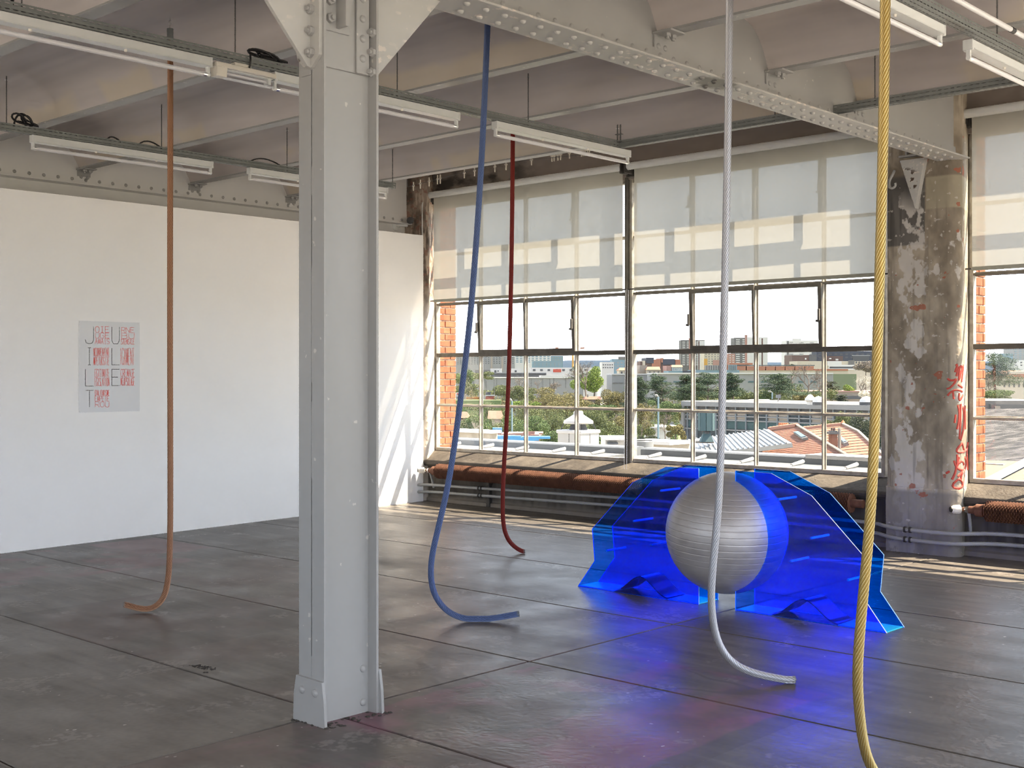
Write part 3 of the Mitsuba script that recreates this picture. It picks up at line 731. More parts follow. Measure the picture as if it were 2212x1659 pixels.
GX = -4.03
for (y0, y1, lab) in ((3.45, 9.56, 'riveted grey steel girder running from the column head to the concrete pillar'),):
    G = thing('steel_girder', lab, 'girder')
    m = MB(); m.box((GX - .006, y0, 3.18), (GX + .006, y1, 3.95)); part(G, 'web', m, 'steel_paint')
    m = MB(); m.box((GX - .122, y0 + .4, 3.168), (GX + .122, y1, 3.18), .003); fl = part(G, 'flange_plate', m, 'steel_chipped')
    for s in (-1, 1):
        m = MB(); m.prism([(GX + s * .006, 3.18), (GX + s * .10, 3.18), (GX + s * .10, 3.19), (GX + s * .02, 3.193), (GX + s * .017, 3.27), (GX + s * .006, 3.27)], y0, y1, 'xz'); an = part(G, 'angle', m, 'steel_paint')
        if s > 0:
            for k in range(int((y1 - y0 - .3) / .128)): copy_part(an, 'rivet', RIV, facing((GX + .017, 3.62 + k * .128, 3.232), (1, 0, 0)))
    for k in range(int((y1 - y0 - .5) / .128)):
        copy_part(fl, 'rivet', RIVC, facing((GX + .052, 3.98 + k * .128, 3.168), (0, 0, -1)))
        copy_part(fl, 'rivet', RIVC, facing((GX - .055, 4.045 + k * .128, 3.168), (0, 0, -1)))
    for y in JY:
        if 4.6 < y < 9: joist_clip(G, GX + .006, y - .02, 1)
    m = MB(); m.box((GX + .006, 3.5, 3.30), (GX + .012, 4.45, 3.95)); part(G, 'splice_plate', m, 'steel_paint')
G = thing('steel_girder', 'riveted grey girder along the wall above the white partition', 'girder')
m = MB(); m.box((-10.62, YN, 3.2), (-10.585, 9.6, 3.95)); part(G, 'web', m, 'grey_wall_paint')
m = MB(); m.prism([(-10.585, 3.20), (-10.49, 3.20), (-10.49, 3.212), (-10.57, 3.215), (-10.573, 3.285), (-10.585, 3.285)], 2.0, 9.6, 'xz'); an = part(G, 'angle', m, 'grey_wall_paint')
yy = [onx(31 + 32 * k, 366, -10.573)[1] for k in (0, 1)]
for k in range(60):
    y = yy[0] + (yy[1] - yy[0]) * (k - 6)
    if 2.5 < y < 9.55: copy_part(an, 'rivet', RIV, facing((-10.573, y, 3.255), (1, 0, 0)))
for y in JY:
    if 3 < y < 9: joist_clip(G, -10.585, y, 1)
# girder on the near side of the column, out of the picture
m = MB(); m.box((GX - .12, YN, 3.56), (GX + .12, 3.1, 3.58)); m.box((GX - .006, YN, 3.2), (GX + .006, 2.2, 3.95)); m.box((GX - .12, YN, 3.17), (GX + .12, 2.2, 3.18)); single('steel_girder', m, 'steel_paint', 'grey steel girder on the near side of the column', 'girder')


# ---------------------------------------------------------------- cable trays with lamps
def perforated(m, o, du, dv, L, H, rows, pitch=.040, slot=.024, sh=.006):
    """a sheet of length L along du and height H along dv with rows of slots"""
    n = max(1, int(L / pitch)); pitch = L / n
    u = np.array([(k * pitch + np.array([0, (pitch - slot) / 2, (pitch + slot) / 2])) for k in range(n)]).ravel(); u = np.r_[u, L]
    cv = [H * (r + .5) / rows for r in range(rows)]
    v = [0.0]
    for c in cv: v += [c - sh / 2, c + sh / 2]
    v = np.array(v + [H])
    P = np.asarray(o)[None, None] + u[:, None, None] * np.asarray(du) + v[None, :, None] * np.asarray(dv)
    nu, nv = len(u), len(v)
    i, j = np.meshgrid(np.arange(nu - 1), np.arange(nv - 1), indexing='ij'); keep = ~((i % 3 == 1) & (j % 2 == 1)); i, j = i[keep], j[keep]
    m.add(P.reshape(-1, 3), np.stack([i * nv + j, (i + 1) * nv + j, (i + 1) * nv + j + 1, i * nv + j + 1], -1))


TZ = 3.222                                                # underside of the trays
def tray(key, p, q, w=.055, h=.052):
    p, q = np.array([*p, TZ]), np.array([*q, TZ]); d = q - p; L = np.linalg.norm(d); d /= L; s = np.array([-d[1], d[0], 0])
    m = MB()
    perforated(m, p + s * w / 2, d, (0, 0, 1), L, h, 2); perforated(m, p - s * w / 2, d, (0, 0, 1), L, h, 2); perforated(m, p - s * w / 2, d, s, L, w, 2)
    for sg in (-1, 1): m.bar(p + s * sg * (w / 2 - .003) + [0, 0, h], q + s * sg * (w / 2 - .003) + [0, 0, h], .006, .0015)
    return part(key, 'channel', m, 'galvanised')


def rod(key, x, y, z0, z1=3.62, r=.004, dbl=False):
    m = MB(); m.tube([(x, y, z0), (x, y, z1)], r, 6)
    if dbl: m.tube([(x + .02, y + .01, z0 + .03), (x + .02, y + .01, z1)], r, 6); m.box((x - .02, y - .01, z1 - .14), (x + .04, y + .02, z1 - .135)); m.box((x - .02, y - .01, z0 + .1), (x + .04, y + .02, z0 + .105))
    part(key, 'hanger_rod', m, 'rod_steel'); m = MB(); m.lathe([(.012, 0), (.012, .006), (0, .006)], (x, y, TZ + .004), n=6); m.lathe([(.014, 0), (.0, .004)], (x, y, z1 - .03), n=8); part(key, 'nut', m, 'chrome')


def px_y(u, x): return float(onx(u, 300, x)[1])


X1 = -5.86; X2 = -8.70; X3 = -2.555; YC = 7.545
t1 = thing('cable_tray', 'galvanised slotted cable tray with lamps passing behind the column', 'cable tray', 'slotted cable trays under the ceiling'); tray(t1, (X1, -1.0), (X1, YC - .03))
for u in (47, 508, 858, 1141): rod(t1, X1, px_y(u, X1), TZ)
rod(t1, X1 + .01, YC - .03, TZ, 3.40, .006, True)
t2 = thing('cable_tray', 'galvanised slotted cable tray nearest the white wall', 'cable tray', 'slotted cable trays under the ceiling'); tray(t2, (X2, 0.6), (X2, px_y(851, X2)))
for u in (14, 349, 620, 848): rod(t2, X2, px_y(u, X2), TZ)
t3 = thing('cable_tray', 'galvanised slotted cable tray in the top right corner beside a pale conduit', 'cable tray', 'slotted cable trays under the ceiling'); tray(t3, (X3, 2.0), (X3, YC - .03))
rod(t3, X3, px_y(2154, X3), TZ); rod(t3, X3, 4.2, TZ)
t4 = thing('cable_tray', 'slotted cable tray running parallel to the windows, left of the girder', 'cable tray', 'slotted cable trays under the ceiling'); tray(t4, (X1 - .03, YC), (GX - .02, YC))
rod(t4, float(ony(1674, 250, YC)[0]), YC, TZ, 3.40)
t5 = thing('cable_tray', 'slotted cable tray running parallel to the windows, right of the girder', 'cable tray', 'slotted cable trays under the ceiling'); tray(t5, (GX + .02, YC), (-0.8, YC))
rod(t5, float(ony(1890, 215, YC)[0]), YC, TZ, 3.58)
m = MB(); m.tube([(X3 + .10, 1.5, 3.285), (X3 + .10, px_y(2185, X3 + .1), 3.285), (X3 + .10, YC, 3.285)], .014, 10)
cd = single('conduit', m, 'tube_glass', 'pale round conduit beside the cable tray in the top right corner', 'conduit', smooth=40)
m = MB(); m.tube([(X3 + .10, px_y(2183, X3 + .1), 3.285), (X3 + .10, px_y(2190, X3 + .1), 3.285)], .0165, 10); part(cd, 'coupling', m, 'black_rubber')


def batten(x, ya, yb, label, dx=0.0):
    """batten lamp under a tray: body, end sockets, one bare tube"""
    k = thing('batten_lamp', label, 'lamp', 'fluorescent batten lamps under the trays'); x = x + dx
    m = MB(); m.box((x - .026, ya, TZ - .056), (x + .026, yb, TZ - .003), .003); m.prism([(x - .033, TZ - .056), (x + .033, TZ - .056), (x + .030, TZ - .048), (x - .030, TZ - .048)], ya + .01, yb - .01, 'xz'); b = part(k, 'body', m, 'white_enamel')
    for y, s in ((ya, 1), (yb, -1)):
        m = MB(); m.box((x - .028, y - s * .012, TZ - .058), (x + .028, y + s * .004, TZ - .002), .003); m.box((x - .012, y - s * .006, TZ - .098), (x + .012, y + s * .012, TZ - .05), .003); m.lathe([(.0, 0), (.013, 0), (.013, .018), (0, .018)], (x, y - s * .006, TZ - .098), (0, s, 0), 14); part(k, 'socket', m, 'white_enamel')
        m = MB(); m.tube([(x, y + s * .012, TZ - .098), (x, y + s * .035, TZ - .098)], .0132, 12); part(k, 'tube_cap', m, 'chrome')
    m = MB(); m.tube([(x, ya + .03, TZ - .098), (x, yb - .03, TZ - .098)], .013, 14); part(k, 'tube', m, 'tube_glass', smooth=40)
    for t in (.33, .67):
        m = MB(); m.lathe([(.009, 0), (.007, .012), (0, .012)], (x, ya + (yb - ya) * t, TZ - .056), (0, 0, -1), 8); part(k, 'clip', m, 'plastic_cream')
    for t in (.15, .85):
        m = MB(); m.box((x - .02, ya + (yb - ya) * t - .01, TZ - .004), (x + .02, ya + (yb - ya) * t + .01, TZ)); part(k, 'fixing', m, 'chrome')


e1 = px_y(450, X1); batten(X1, e1 - 1.53, e1, 'white batten lamp with bare tube at the top left, before the emergency light')
batten(X1, px_y(592, X1), px_y(986, X1), 'white batten lamp with bare tube passing behind the column')
batten(X1, px_y(1070, X1), px_y(1356, X1), 'white batten lamp in front of the first blind, above the red rope')
batten(X2, px_y(70, X2), px_y(455, X2), 'white batten lamp under the far tray, crossed by the brown rope')
batten(X2, px_y(539, X2), px_y(833, X2), 'white batten lamp under the far tray, partly hidden by the column')
e3 = px_y(2026, X3 - .06); batten(X3, e3 - 1.53, e3, 'white batten lamp at the top beside the gold rope', -.05)
s3 = px_y(2088, X3 - .06); batten(X3, s3, s3 + 1.5, 'white batten lamp cut off by the right edge, under the tray', -.05)
# emergency light between two lamps
ya, yb = px_y(459, X1), px_y(588, X1)
k = thing('emergency_light', 'cream emergency light box with clear cover hanging between two batten lamps left of the column', 'emergency light')
m = MB(); m.box((X1 - .03, ya, TZ - .05), (X1 + .045, yb, TZ - .022), .004); m.box((X1 - .02, ya + .13, TZ - .022), (X1 + .03, ya + .24, TZ), .004); part(k, 'base', m, 'plastic_cream')
m = MB(); m.prism([(X1 - .026, TZ - .05), (X1 + .042, TZ - .05), (X1 + .036, TZ - .10), (X1 - .018, TZ - .10)], ya + .004, ya + .07, 'xz'); part(k, 'end_block', m, 'plastic_cream')
m = MB(); m.prism([(X1 - .026, TZ - .05), (X1 + .042, TZ - .05), (X1 + .036, TZ - .10), (X1 - .018, TZ - .10)], ya + .07, yb - .004, 'xz')
scene['clear_cover'] = {'type': 'thindielectric', 'int_ior': 1.45}
part(k, 'cover', m, 'clear_cover')
m = MB(); m.tube([(X1 + .008, ya + .08, TZ - .072), (X1 + .008, yb - .05, TZ - .072)], .008, 10); part(k, 'tube', m, 'tube_glass'); m = MB(); m.box((X1 - .015, yb - .05, TZ - .09), (X1 + .03, yb - .03, TZ - .055)); part(k, 'tube_holder', m, 'white_enamel')
m = MB(); m.box((X1 - .01, ya + .07, TZ - .0535), (X1 + .02, yb - .01, TZ - .0505)); part(k, 'reflector', m, 'white_enamel')
# cables lying on the trays
def coil(label, x, y, n, rx, ry, seed):
    r = rng(seed); pts = []
    for t in np.linspace(0, n * 2 * PI, n * 18): pts.append((x + .03 * math.sin(t * 1.3) + .012 * math.sin(t * .37), y + ry * math.cos(t) + .04 * math.sin(t * .21), TZ + .06 + rx * abs(math.sin(t / 2)) * (.6 + .4 * math.sin(t * .7))))
    return pts


m = MB(); yc = px_y(575, X1); m.tube(coil('', X1, yc, 6, .045, .085, 1), .0055, 7)
m.tube(spline([(X1 + .03, px_y(532, X1), TZ - .02), (X1 + .035, px_y(533, X1), TZ + .05), (X1 + .0, px_y(545, X1), TZ + .07), (X1, yc, TZ + .065), (X1, px_y(600, X1), TZ + .08), (X1, px_y(606, X1), TZ + .05)], 40), .0055, 7)
single('black_cable', m, 'black_rubber', 'coiled black cable lying on the tray just left of the column head', 'cable', smooth=True)
m = MB(); yc = px_y(52, X2); m.tube(coil('', X2, yc, 4, .085, .05, 2), .007, 7); m.tube(spline([(X2, px_y(30, X2), TZ + .03), (X2, px_y(34, X2), TZ + .10), (X2, px_y(42, X2), TZ + .13), (X2, px_y(52, X2), TZ + .09), (X2, px_y(56, X2), TZ + .05)], 30), .007, 7)
single('black_cable', m, 'black_rubber', 'small coil of black cable on the far tray at the left edge', 'cable', smooth=True)
kc_ = thing('black_cable', 'slack black cable looping over the far tray behind the brown rope', 'cable')
for ua, ub, hh in ((232, 262, .02), (300, 350, .03), (540, 610, .035)): m = MB(); m.tube(spline([(X2, px_y(ua, X2), TZ + .05), (X2, px_y((ua + ub) / 2 - 6, X2), TZ + .055 + hh), (X2, px_y(ub, X2), TZ + .045)], 16), .006, 6); part(kc_, 'loop', m, 'black_rubber', smooth=True)
m = MB(); m.tube(spline([(X1 - .01, px_y(28, X1), TZ + .05), (X1 - .02, px_y(36, X1), TZ + .12), (X1 - .02, px_y(44, X1), 3.36)], 16), .009, 7)
single('black_cable', m, 'black_rubber', 'black cable rising from the tray at the top left corner', 'cable', smooth=True)
# little cream cable hooks on a wire along the last joist
wk = thing('hook_wire', 'thin wire with small cream hooks strung in front of the window head', 'wire')
m = MB(); m.tube([tuple(at(880, 404, 12.35)), tuple(at(1080, 352, 11.6)), tuple(at(1300, 330, 10.85))], .002, 5); part(wk, 'wire', m, 'rod_steel')
for q in (at(880, 404, 12.35), at(1300, 330, 10.85)): m = MB(); m.tube([q, [q[0], q[1], 3.82]], .004, 6); part(wk, 'eyelet', m, 'rod_steel')
for u in (893, 908, 927, 945, 951, 1003, 1025, 1069, 1093, 1148, 1192, 1197, 1205, 1211, 1230, 1256, 1260, 1264, 1269, 1273):
    t = (u - 880) / 420; q = at(u, 404 - 88 * (t ** .8 if t > 0 else 0) + 4, 12.35 - 1.5 * t)
    m = MB(); m.box(q + [-.004, -.004, -.045], q + [.004, .004, .045]); m.box(q + [-.016, -.004, .0], q + [.016, .004, .012]); part(wk, 'hook', m, 'plastic_cream')
# surveillance camera on the grey wall
kc = thing('security_camera', 'small white wall camera with a black lens hood above the end of the white wall', 'camera')
q = onx(857, 487, -10.6)
m = MB(); m.lathe([(0, .014), (.055, .012), (.06, 0)], (-10.62, q[1], q[2]), (1, 0, 0), 18); part(kc, 'base', m, 'white_enamel', smooth=40)
m = MB(); m.tube([(-10.61, q[1], q[2]), (-10.55, q[1] + .03, q[2]), (-10.50, q[1] + .08, q[2] + .0)], .018, 10); part(kc, 'arm', m, 'white_enamel', smooth=40)
m = MB(); m.lathe([(0, -.07), (.035, -.065), (.04, .05)], (-10.47, q[1] + .09, q[2] + .055), (.6, -.5, -.1), 16); part(kc, 'housing', m, 'white_enamel', smooth=40)
m = MB(); m.lathe([(.041, .04), (.041, .075), (0, .08)], (-10.47, q[1] + .09, q[2] + .055), (.6, -.5, -.1), 16); part(kc, 'lens_hood', m, 'black_rubber', smooth=40)

# ---------------------------------------------------------------- the poster
STROKES = {
 'A': [[(0, 0), (.5, 1), (1, 0)], [(.2, .38), (.8, .38)]], 'B': [[(0, 0), (0, 1), (.75, 1), (.95, .88), (.95, .66), (.75, .54), (0, .54)], [(.75, .54), (1, .4), (1, .14), (.75, 0), (0, 0)]],
 'C': [[(1, .85), (.75, 1), (.25, 1), (0, .8), (0, .2), (.25, 0), (.75, 0), (1, .15)]], 'E': [[(1, 1), (0, 1), (0, 0), (1, 0)], [(0, .52), (.8, .52)]],
 'G': [[(1, .85), (.75, 1), (.25, 1), (0, .8), (0, .2), (.25, 0), (.75, 0), (1, .2), (1, .48), (.55, .48)]], 'I': [[(.5, 0), (.5, 1)], [(.2, 0), (.8, 0)], [(.2, 1), (.8, 1)]],
 'i': [[(.5, 0), (.5, 1)]], 'J': [[(1, 1), (1, .2), (.85, .05), (.65, 0), (.35, 0), (.12, .06), (0, .25)]], 'L': [[(0, 1), (0, 0), (1, 0)]], 'M': [[(0, 0), (.12, 1), (.5, .1), (.88, 1), (1, 0)]],
 'N': [[(0, 0), (0, 1), (1, 0), (1, 1)]], 'O': [[(.28, 1), (.72, 1), (1, .78), (1, .22), (.72, 0), (.28, 0), (0, .22), (0, .78), (.28, 1)]], 'P': [[(0, 0), (0, 1), (.75, 1), (1, .85), (1, .6), (.75, .46), (0, .46)]],
 'R': [[(0, 0), (0, 1), (.75, 1), (1, .85), (1, .6), (.75, .46), (0, .46)], [(.5, .46), (1, 0)]], 'S': [[(1, .85), (.75, 1), (.25, 1), (0, .84), (0, .64), (.2, .53), (.8, .47), (1, .36), (1, .15), (.75, 0), (.25, 0), (0, .15)]],
 'T': [[(0, 1), (1, 1)], [(.5, 1), (.5, 0)]], 'U': [[(0, 1), (0, .2), (.22, 0), (.78, 0), (1, .2), (1, 1)]], 'V': [[(0, 1), (.5, 0), (1, 1)]]}
def S3(x, y): return 120 + x / 6.379, 660 + y / 6.379
PO = thing('poster', 'white poster of black capitals and red hand-drawn words on the white wall', 'poster')
cs = [on_left(u, v, .001) for u, v in ((170, 692.5), (301.5, 697), (301.5, 888), (170, 891.5))]
n3 = np.array([WLN[0], WLN[1], 0])
m = MB(); v = np.array(cs + [c + n3 * .003 for c in cs]); m.add(v, [[0, 1, 2, 3], [7, 6, 5, 4], [0, 4, 5, 1], [1, 5, 6, 2], [2, 6, 7, 3], [3, 7, 4, 0]]); mm = m.tri(); mm.fix_normals(); part(PO, 'sheet', mm, 'paper')
for (word, x0, x1, y0, y1, ink) in (('J', 408, 524, 290, 525, 0), ('OIE', 540, 745, 290, 372, 1), ('UGE', 540, 745, 377, 450, 1), ('AMAIS', 540, 745, 458, 530, 1), ('U', 775, 880, 295, 527, 0), ('RNE', 900, 1092, 302, 375, 1), ('BU', 900, 1095, 380, 455, 1), ('STENSiLE', 900, 1090, 461, 535, 1),
                                    ('I', 432, 500, 583, 818, 0), ('NCONVENiENT', 522, 740, 585, 697, 1), ('MPETUOSiTE', 522, 742, 708, 820, 1), ('L', 775, 880, 587, 818, 0), ('iGAMENT', 885, 1086, 588, 818, 1), ('L', 411, 522, 878, 1110, 0), ('EGiTiMiTE', 540, 742, 876, 986, 1), ('EGiSLATiON', 540, 742, 996, 1108, 1),
                                    ('E', 775, 880, 877, 1103, 0), ('CREMAGE', 897, 1092, 876, 982, 1), ('NCAPSULAGE', 897, 1090, 992, 1103, 1), ('T', 412, 522, 1168, 1402, 0), ('OTALiTARiSME', 540, 742, 1166, 1240, 1), ('EMPETE', 540, 740, 1248, 1318, 1), ('ROU', 540, 745, 1326, 1398, 1)):
    m = MB(); n = len(word); cw = (x1 - x0) / (n + .0)
    for i, c in enumerate(word):
        g = .0 if n == 1 else .11
        for st in STROKES[c]:
            pts = [on_left(*S3(x0 + cw * (i + g + (1 - 2 * g) * a), y1 - (y1 - y0) * b), .0045) for a, b in st]
            for a, b in zip(pts[:-1], pts[1:]): m.bar(a, b,   .0034 if ink else .0048, .0012, up=n3)
    if all(c in 'i' for c in word): continue
    part(PO, 'lettering', m, 'ink_red' if ink else 'ink_black')
for u, v in ((172.5, 695), (299, 699.5), (299, 886), (172.5, 889)):
    m = MB(); m.lathe([(.005, 0), (.003, .003), (0, .003)], on_left(u, v, .004), n3, 8); part(PO, 'pin', m, 'chrome')


# ---------------------------------------------------------------- hanging steel-wire ropes
def rope(label, material, pts, r=.0178, lay=.235, strands=11):
    """pts: (u, v, depth) along the rope; strands laid right-handed"""
    P = np.array([at(*q) for q in pts]); L = np.linalg.norm(np.diff(P, axis=0), axis=1).sum()
    C = spline(P, 600); s = np.r_[0, np.cumsum(np.linalg.norm(np.diff(C, axis=0), axis=1))]
    n = int(s[-1] / .010); S = np.linspace(0, s[-1], n); C = np.stack([np.interp(S, s, C[:, k]) for k in range(3)], 1)
    C[:, 2] = np.maximum(C[:, 2], r + .001)
    t = np.gradient(C, axis=0); t /= np.linalg.norm(t, axis=1, keepdims=True)
    a = np.zeros_like(C); a[0] = np.cross(t[0], [1, 0, 0]); a[0] /= np.linalg.norm(a[0])
    for i in range(1, n): w = a[i - 1] - t[i] * (a[i - 1] @ t[i]); a[i] = w / np.linalg.norm(w)
    b = np.cross(t, a); m_ = strands * 6; g = np.arange(m_) * 2 * PI / m_
    rad = r * (1 - .26 * np.abs(np.sin(g * strands / 2 + PI / 2)) ** 4)
    ang = g[None, :] + (S * 2 * PI / lay)[:, None]
    V = C[:, None] + rad[None, :, None] * (np.cos(ang)[..., None] * a[:, None] + np.sin(ang)[..., None] * b[:, None])
    i, j = np.meshgrid(np.arange(n - 1), np.arange(m_), indexing='ij')
    f = np.stack([i * m_ + j, i * m_ + (j + 1) % m_, (i + 1) * m_ + (j + 1) % m_, (i + 1) * m_ + j], -1).reshape(-1, 4)
    m = MB(); m.add(V.reshape(-1, 3), f)
    k = thing('wire_rope', label, 'rope', 'coloured ropes hanging from the ceiling')
    part(k, 'laid_strands', m, material, smooth=40)
    m = MB()
    for e, sg in ((n - 1, 1),):
        for q in range(strands):
            an = ang[e, q * 6 + 3]; c = C[e] + .0115 * (math.cos(an) * a[e] + math.sin(an) * b[e]); m.tube([c - t[e] * .01, c + t[e] * (.002 + .002 * (q % 3))], .0055, 7)
        m.tube([C[e] - t[e] * .01, C[e] + t[e] * .003], .008, 8)
    part(k, 'cut_end', m, 'galvanised')
    return k, C


d = 7.433
kr, C = rope('brown copper-coloured rope hanging before the white wall, end on the floor', 'rope_copper', [(367.5, 84, d), (368, 250, d), (367.5, 500, d), (367.5, 800, d), (368, 1050, d), (367, 1180, d), (363, 1250, d), (350, 1295, d), (325, 1314, d), (296, 1313, d), (268, 1306, d)])
top = at(367.5, 84, d)
m = MB(); m.tube([top + [0, 0, -.01], top + [0, 0, .062]], .0195, 16); part(kr, 'ferrule', m, 'galvanised', smooth=40)
m = MB(); m.tube([top + [0, 0, .06], top + [0, 0, .085]], .004, 8); m.lathe([(.011 + .0035 * math.cos(a), .0035 * math.sin(a)) for a in np.linspace(0, 2 * PI, 9)], top + [0, 0, .097], (1, .3, 0), 14)
m.tube([top + [0, 0, .105], top + [0, 0, 3.63 - top[2]]], .004, 8); part(kr, 'eye_hook', m, 'chrome')
d = 7.151
rope('blue rope hanging behind the girder, its end curling on the floor right of the column', 'rope_blue', [(1054, 38, d), (1051, 110, d), (1041, 330, d), (1026, 560, d), (1012, 720, d), (990, 900, d), (967, 1050, d), (942, 1160, d), (931, 1225, d), (938, 1280, d), (965, 1318, d), (1005, 1336, d), (1060, 1336, d), (1120, 1326, d)])
d = 9.892
rope('thin-looking dark red rope nearest the windows', 'rope_red', [(1108, 245, d), (1107.5, 330, d), (1105.5, 520, d), (1102, 700, d), (1096, 880, d), (1088, 1020, d), (1086, 1090, d), (1089, 1140, d), (1100, 1168, d), (1116, 1184, d), (1133, 1192, d)])
d = 5.72
rope('silver grey rope hanging in front of the ball', 'rope_silver', [(1577, -180, d), (1576, 0, d), (1572, 300, d), (1567, 560, d), (1561, 820, d), (1554, 1050, d), (1545, 1170, d), (1537, 1270, d), (1541, 1345, d), (1558, 1400, d), (1592, 1437, d), (1650, 1459, d), (1716, 1472, d)])
d = 4.14
rope('gold rope hanging in the right foreground, its foot below the picture', 'rope_gold', [(1916, -560, d), (1914, -200, d), (1912, 40, d), (1907, 330, d), (1900, 600, d), (1892, 850, d), (1882, 1080, d), (1868, 1250, d), (1855, 1400, d), (1853, 1480, d), (1860, 1570, d), (1882, 1655, d), (1935, 1709, d), (2010, 1716, d)])

# ---------------------------------------------------------------- blue acrylic sculpture with the ball
BX, BZ, RB = -4.229, .458, .383
half = [(.135, .861), (.385, .858), (.655, .742), (1.0, .405), (.978, .19), (1.125, .001), (.135, .001)]
FY, BY, TH = 6.435, 6.655, .010
for s, lab in ((-1, 'left half of the transparent blue acrylic shell holding the ball'), (1, 'right half of the transparent blue acrylic shell holding the ball, nearest the gold rope')):
    k = thing('acrylic_shell', lab, 'sculpture')
    poly = Polygon([(BX + s * x, z) for x, z in half]).difference(Point(BX, BZ).buffer(.366, 48))
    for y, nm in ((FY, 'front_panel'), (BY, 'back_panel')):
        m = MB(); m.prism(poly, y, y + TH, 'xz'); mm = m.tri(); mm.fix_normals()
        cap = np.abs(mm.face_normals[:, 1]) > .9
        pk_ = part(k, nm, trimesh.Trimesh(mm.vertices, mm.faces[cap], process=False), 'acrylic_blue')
        part(pk_, 'cut_edge', trimesh.Trimesh(mm.vertices, mm.faces[~cap], process=False), 'white_edge' if (s > 0 and nm == 'front_panel') else 'acrylic_edge', label='cut edge painted pale for the light it catches')
    # foot strip between the panels, rising into a pointed fold in the middle
    hump = [(.815 + .0 + (t - .5) * .44, .006 + .115 * (math.cos((abs(t - .5) * 2) * PI) * .5 + .5) ** 1.0 * (1 - .25 * abs(t - .5))) for t in np.linspace(0, 1, 17)]
    hump = [(x - .215, z) for x, z in hump]
    m = MB(); xs_ = [BX + s * x for x, z in hump]
    m.grid([[(BX + s * x, y, z) for y in (FY + TH + .002, BY - .002)] for x, z in hump]); m.grid([[(BX + s * x, y, z + .006) for y in (FY + TH + .002, BY - .002)] for x, z in hump]); part(k, 'folded_strip', m, 'acrylic_navy', smooth=40)
    for xa, xb in ((.14, hump[0][0]), (hump[-1][0], 1.118)): m = MB(); m.box((BX + s * xa, FY + TH + .002, .001), (BX + s * xb, BY - .002, .007)); part(k, 'foot_plate', m, 'acrylic_cyan')
    ends = [(605, 291), (434, 482), (542, 633), (263, 667)] if s < 0 else [(1342, 346), (1549, 590), (1420, 735), (1780, 853)]
    for x, y in ends:
        q = ony(1220 + x / 2.9105, 960 + y / 2.9105, FY + TH)
        m = MB(); m.tube([(q[0], FY + TH, q[2]), (q[0], BY, q[2])], .0075, 10); part(k, 'spacer_rod', m, 'acrylic_cyan', smooth=40)
prof = []
for t in np.linspace(-PI / 2, PI / 2, 620):
    ridge = -.0014 * max(0, math.cos(t * RB / .040 * 2 * PI)) ** 16
    prof.append(((RB + ridge) * math.cos(t), (RB + ridge) * math.sin(t)))
m = MB(); m.lathe(prof, (BX, FY + .115, BZ), (.07, -.05, 1), 96)
mat('ball_silver', lambda p, n, uv: mix((0.37, 0.35, 0.34), (0.47, 0.45, 0.44), smooth(.3, .7, fbm(p.x * 7, p.y * 7, p.z * 7, 3))), 0.42, metal=0.45, spec=.6)
single('exercise_ball', m, 'ball_silver', 'large silver ribbed ball clamped in the blue shell', 'ball', smooth=True)

# ---------------------------------------------------------------- outside: roofs close by
GZ = -12.0
def flat(name, c, rough=.8, v=.12):
    def fn(p, n, uv): return mi.Color3f(*c) * (1 - v + 2 * v * fbm(p.x * .21, p.y * .21, p.z * .5, 3))
    return mat(name, c, rough)


for nm, c in dict(out_white=(0.336, 0.336, 0.328), out_grey=(0.081, 0.081, 0.081), out_lightgrey=(0.151, 0.155, 0.158), out_darkgrey=(0.053, 0.055, 0.059), out_cream=(0.274, 0.248, 0.202), out_brown=(0.068, 0.043, 0.038), out_orange=(0.211, 0.093, 0.059), out_blue=(0.099, 0.152, 0.186), out_mullion=(0.105, 0.124, 0.140), out_glass=(0.019, 0.028, 0.034), out_window=(0.046, 0.050, 0.056),
                  out_beige=(0.186, 0.164, 0.140), out_pink=(0.211, 0.124, 0.105), out_navy=(0.031, 0.037, 0.053), out_teal=(0.034, 0.068, 0.077), out_red=(0.260, 0.043, 0.025), out_yellow=(0.298, 0.167, 0.037), tarp_blue=(0.048, 0.192, 0.368), out_green=(0.093, 0.112, 0.068), out_moss=(0.105, 0.108, 0.087), bark=(0.075, 0.060, 0.050), bark_pale=(0.170, 0.155, 0.140),
                  leaf_pine=(0.022, 0.045, 0.020), leaf_spring=(0.112, 0.165, 0.022), leaf_olive=(.070, .088, .028), leaf_bud=(.105, .094, .030), leaf_green=(0.060, 0.096, 0.028), leaf_dark=(0.030, 0.042, 0.020), leaf_white=(0.420, 0.400, 0.330), twig=(0.100, 0.085, 0.072), spandrel=(0.022, 0.050, 0.055), pot_clay=(0.320, 0.112, 0.048)).items(): flat(nm, c)


def plane_of(pts):
    """plane through three (u, v, depth) points; returns a function (u, v) -> point on it"""
    a, b, c = (at(*q) for q in pts); n = np.cross(b - a, c - a)
    return (lambda u, v: CAM + ray(u, v) * (((a - CAM) @ n) / (ray(u, v) @ n))), n / np.linalg.norm(n)


def slab(m, pts, n, t=.08):
    """flat polygon of 3-D points given thickness along -n"""
    p = np.array(pts); o = p[0]; x = p[1] - p[0]; x /= np.linalg.norm(x); n = n if n[2] > 0 else -n; y = np.cross(n, x)
    q = [((a - o) @ x, (a - o) @ y) for a in p]
    e = trimesh.creation.extrude_polygon(Polygon(q), t, engine='earcut'); v = e.vertices
    return m.add(o + v[:, :1] * x + v[:, 1:2] * y + (v[:, 2:] - t) * n, e.faces)


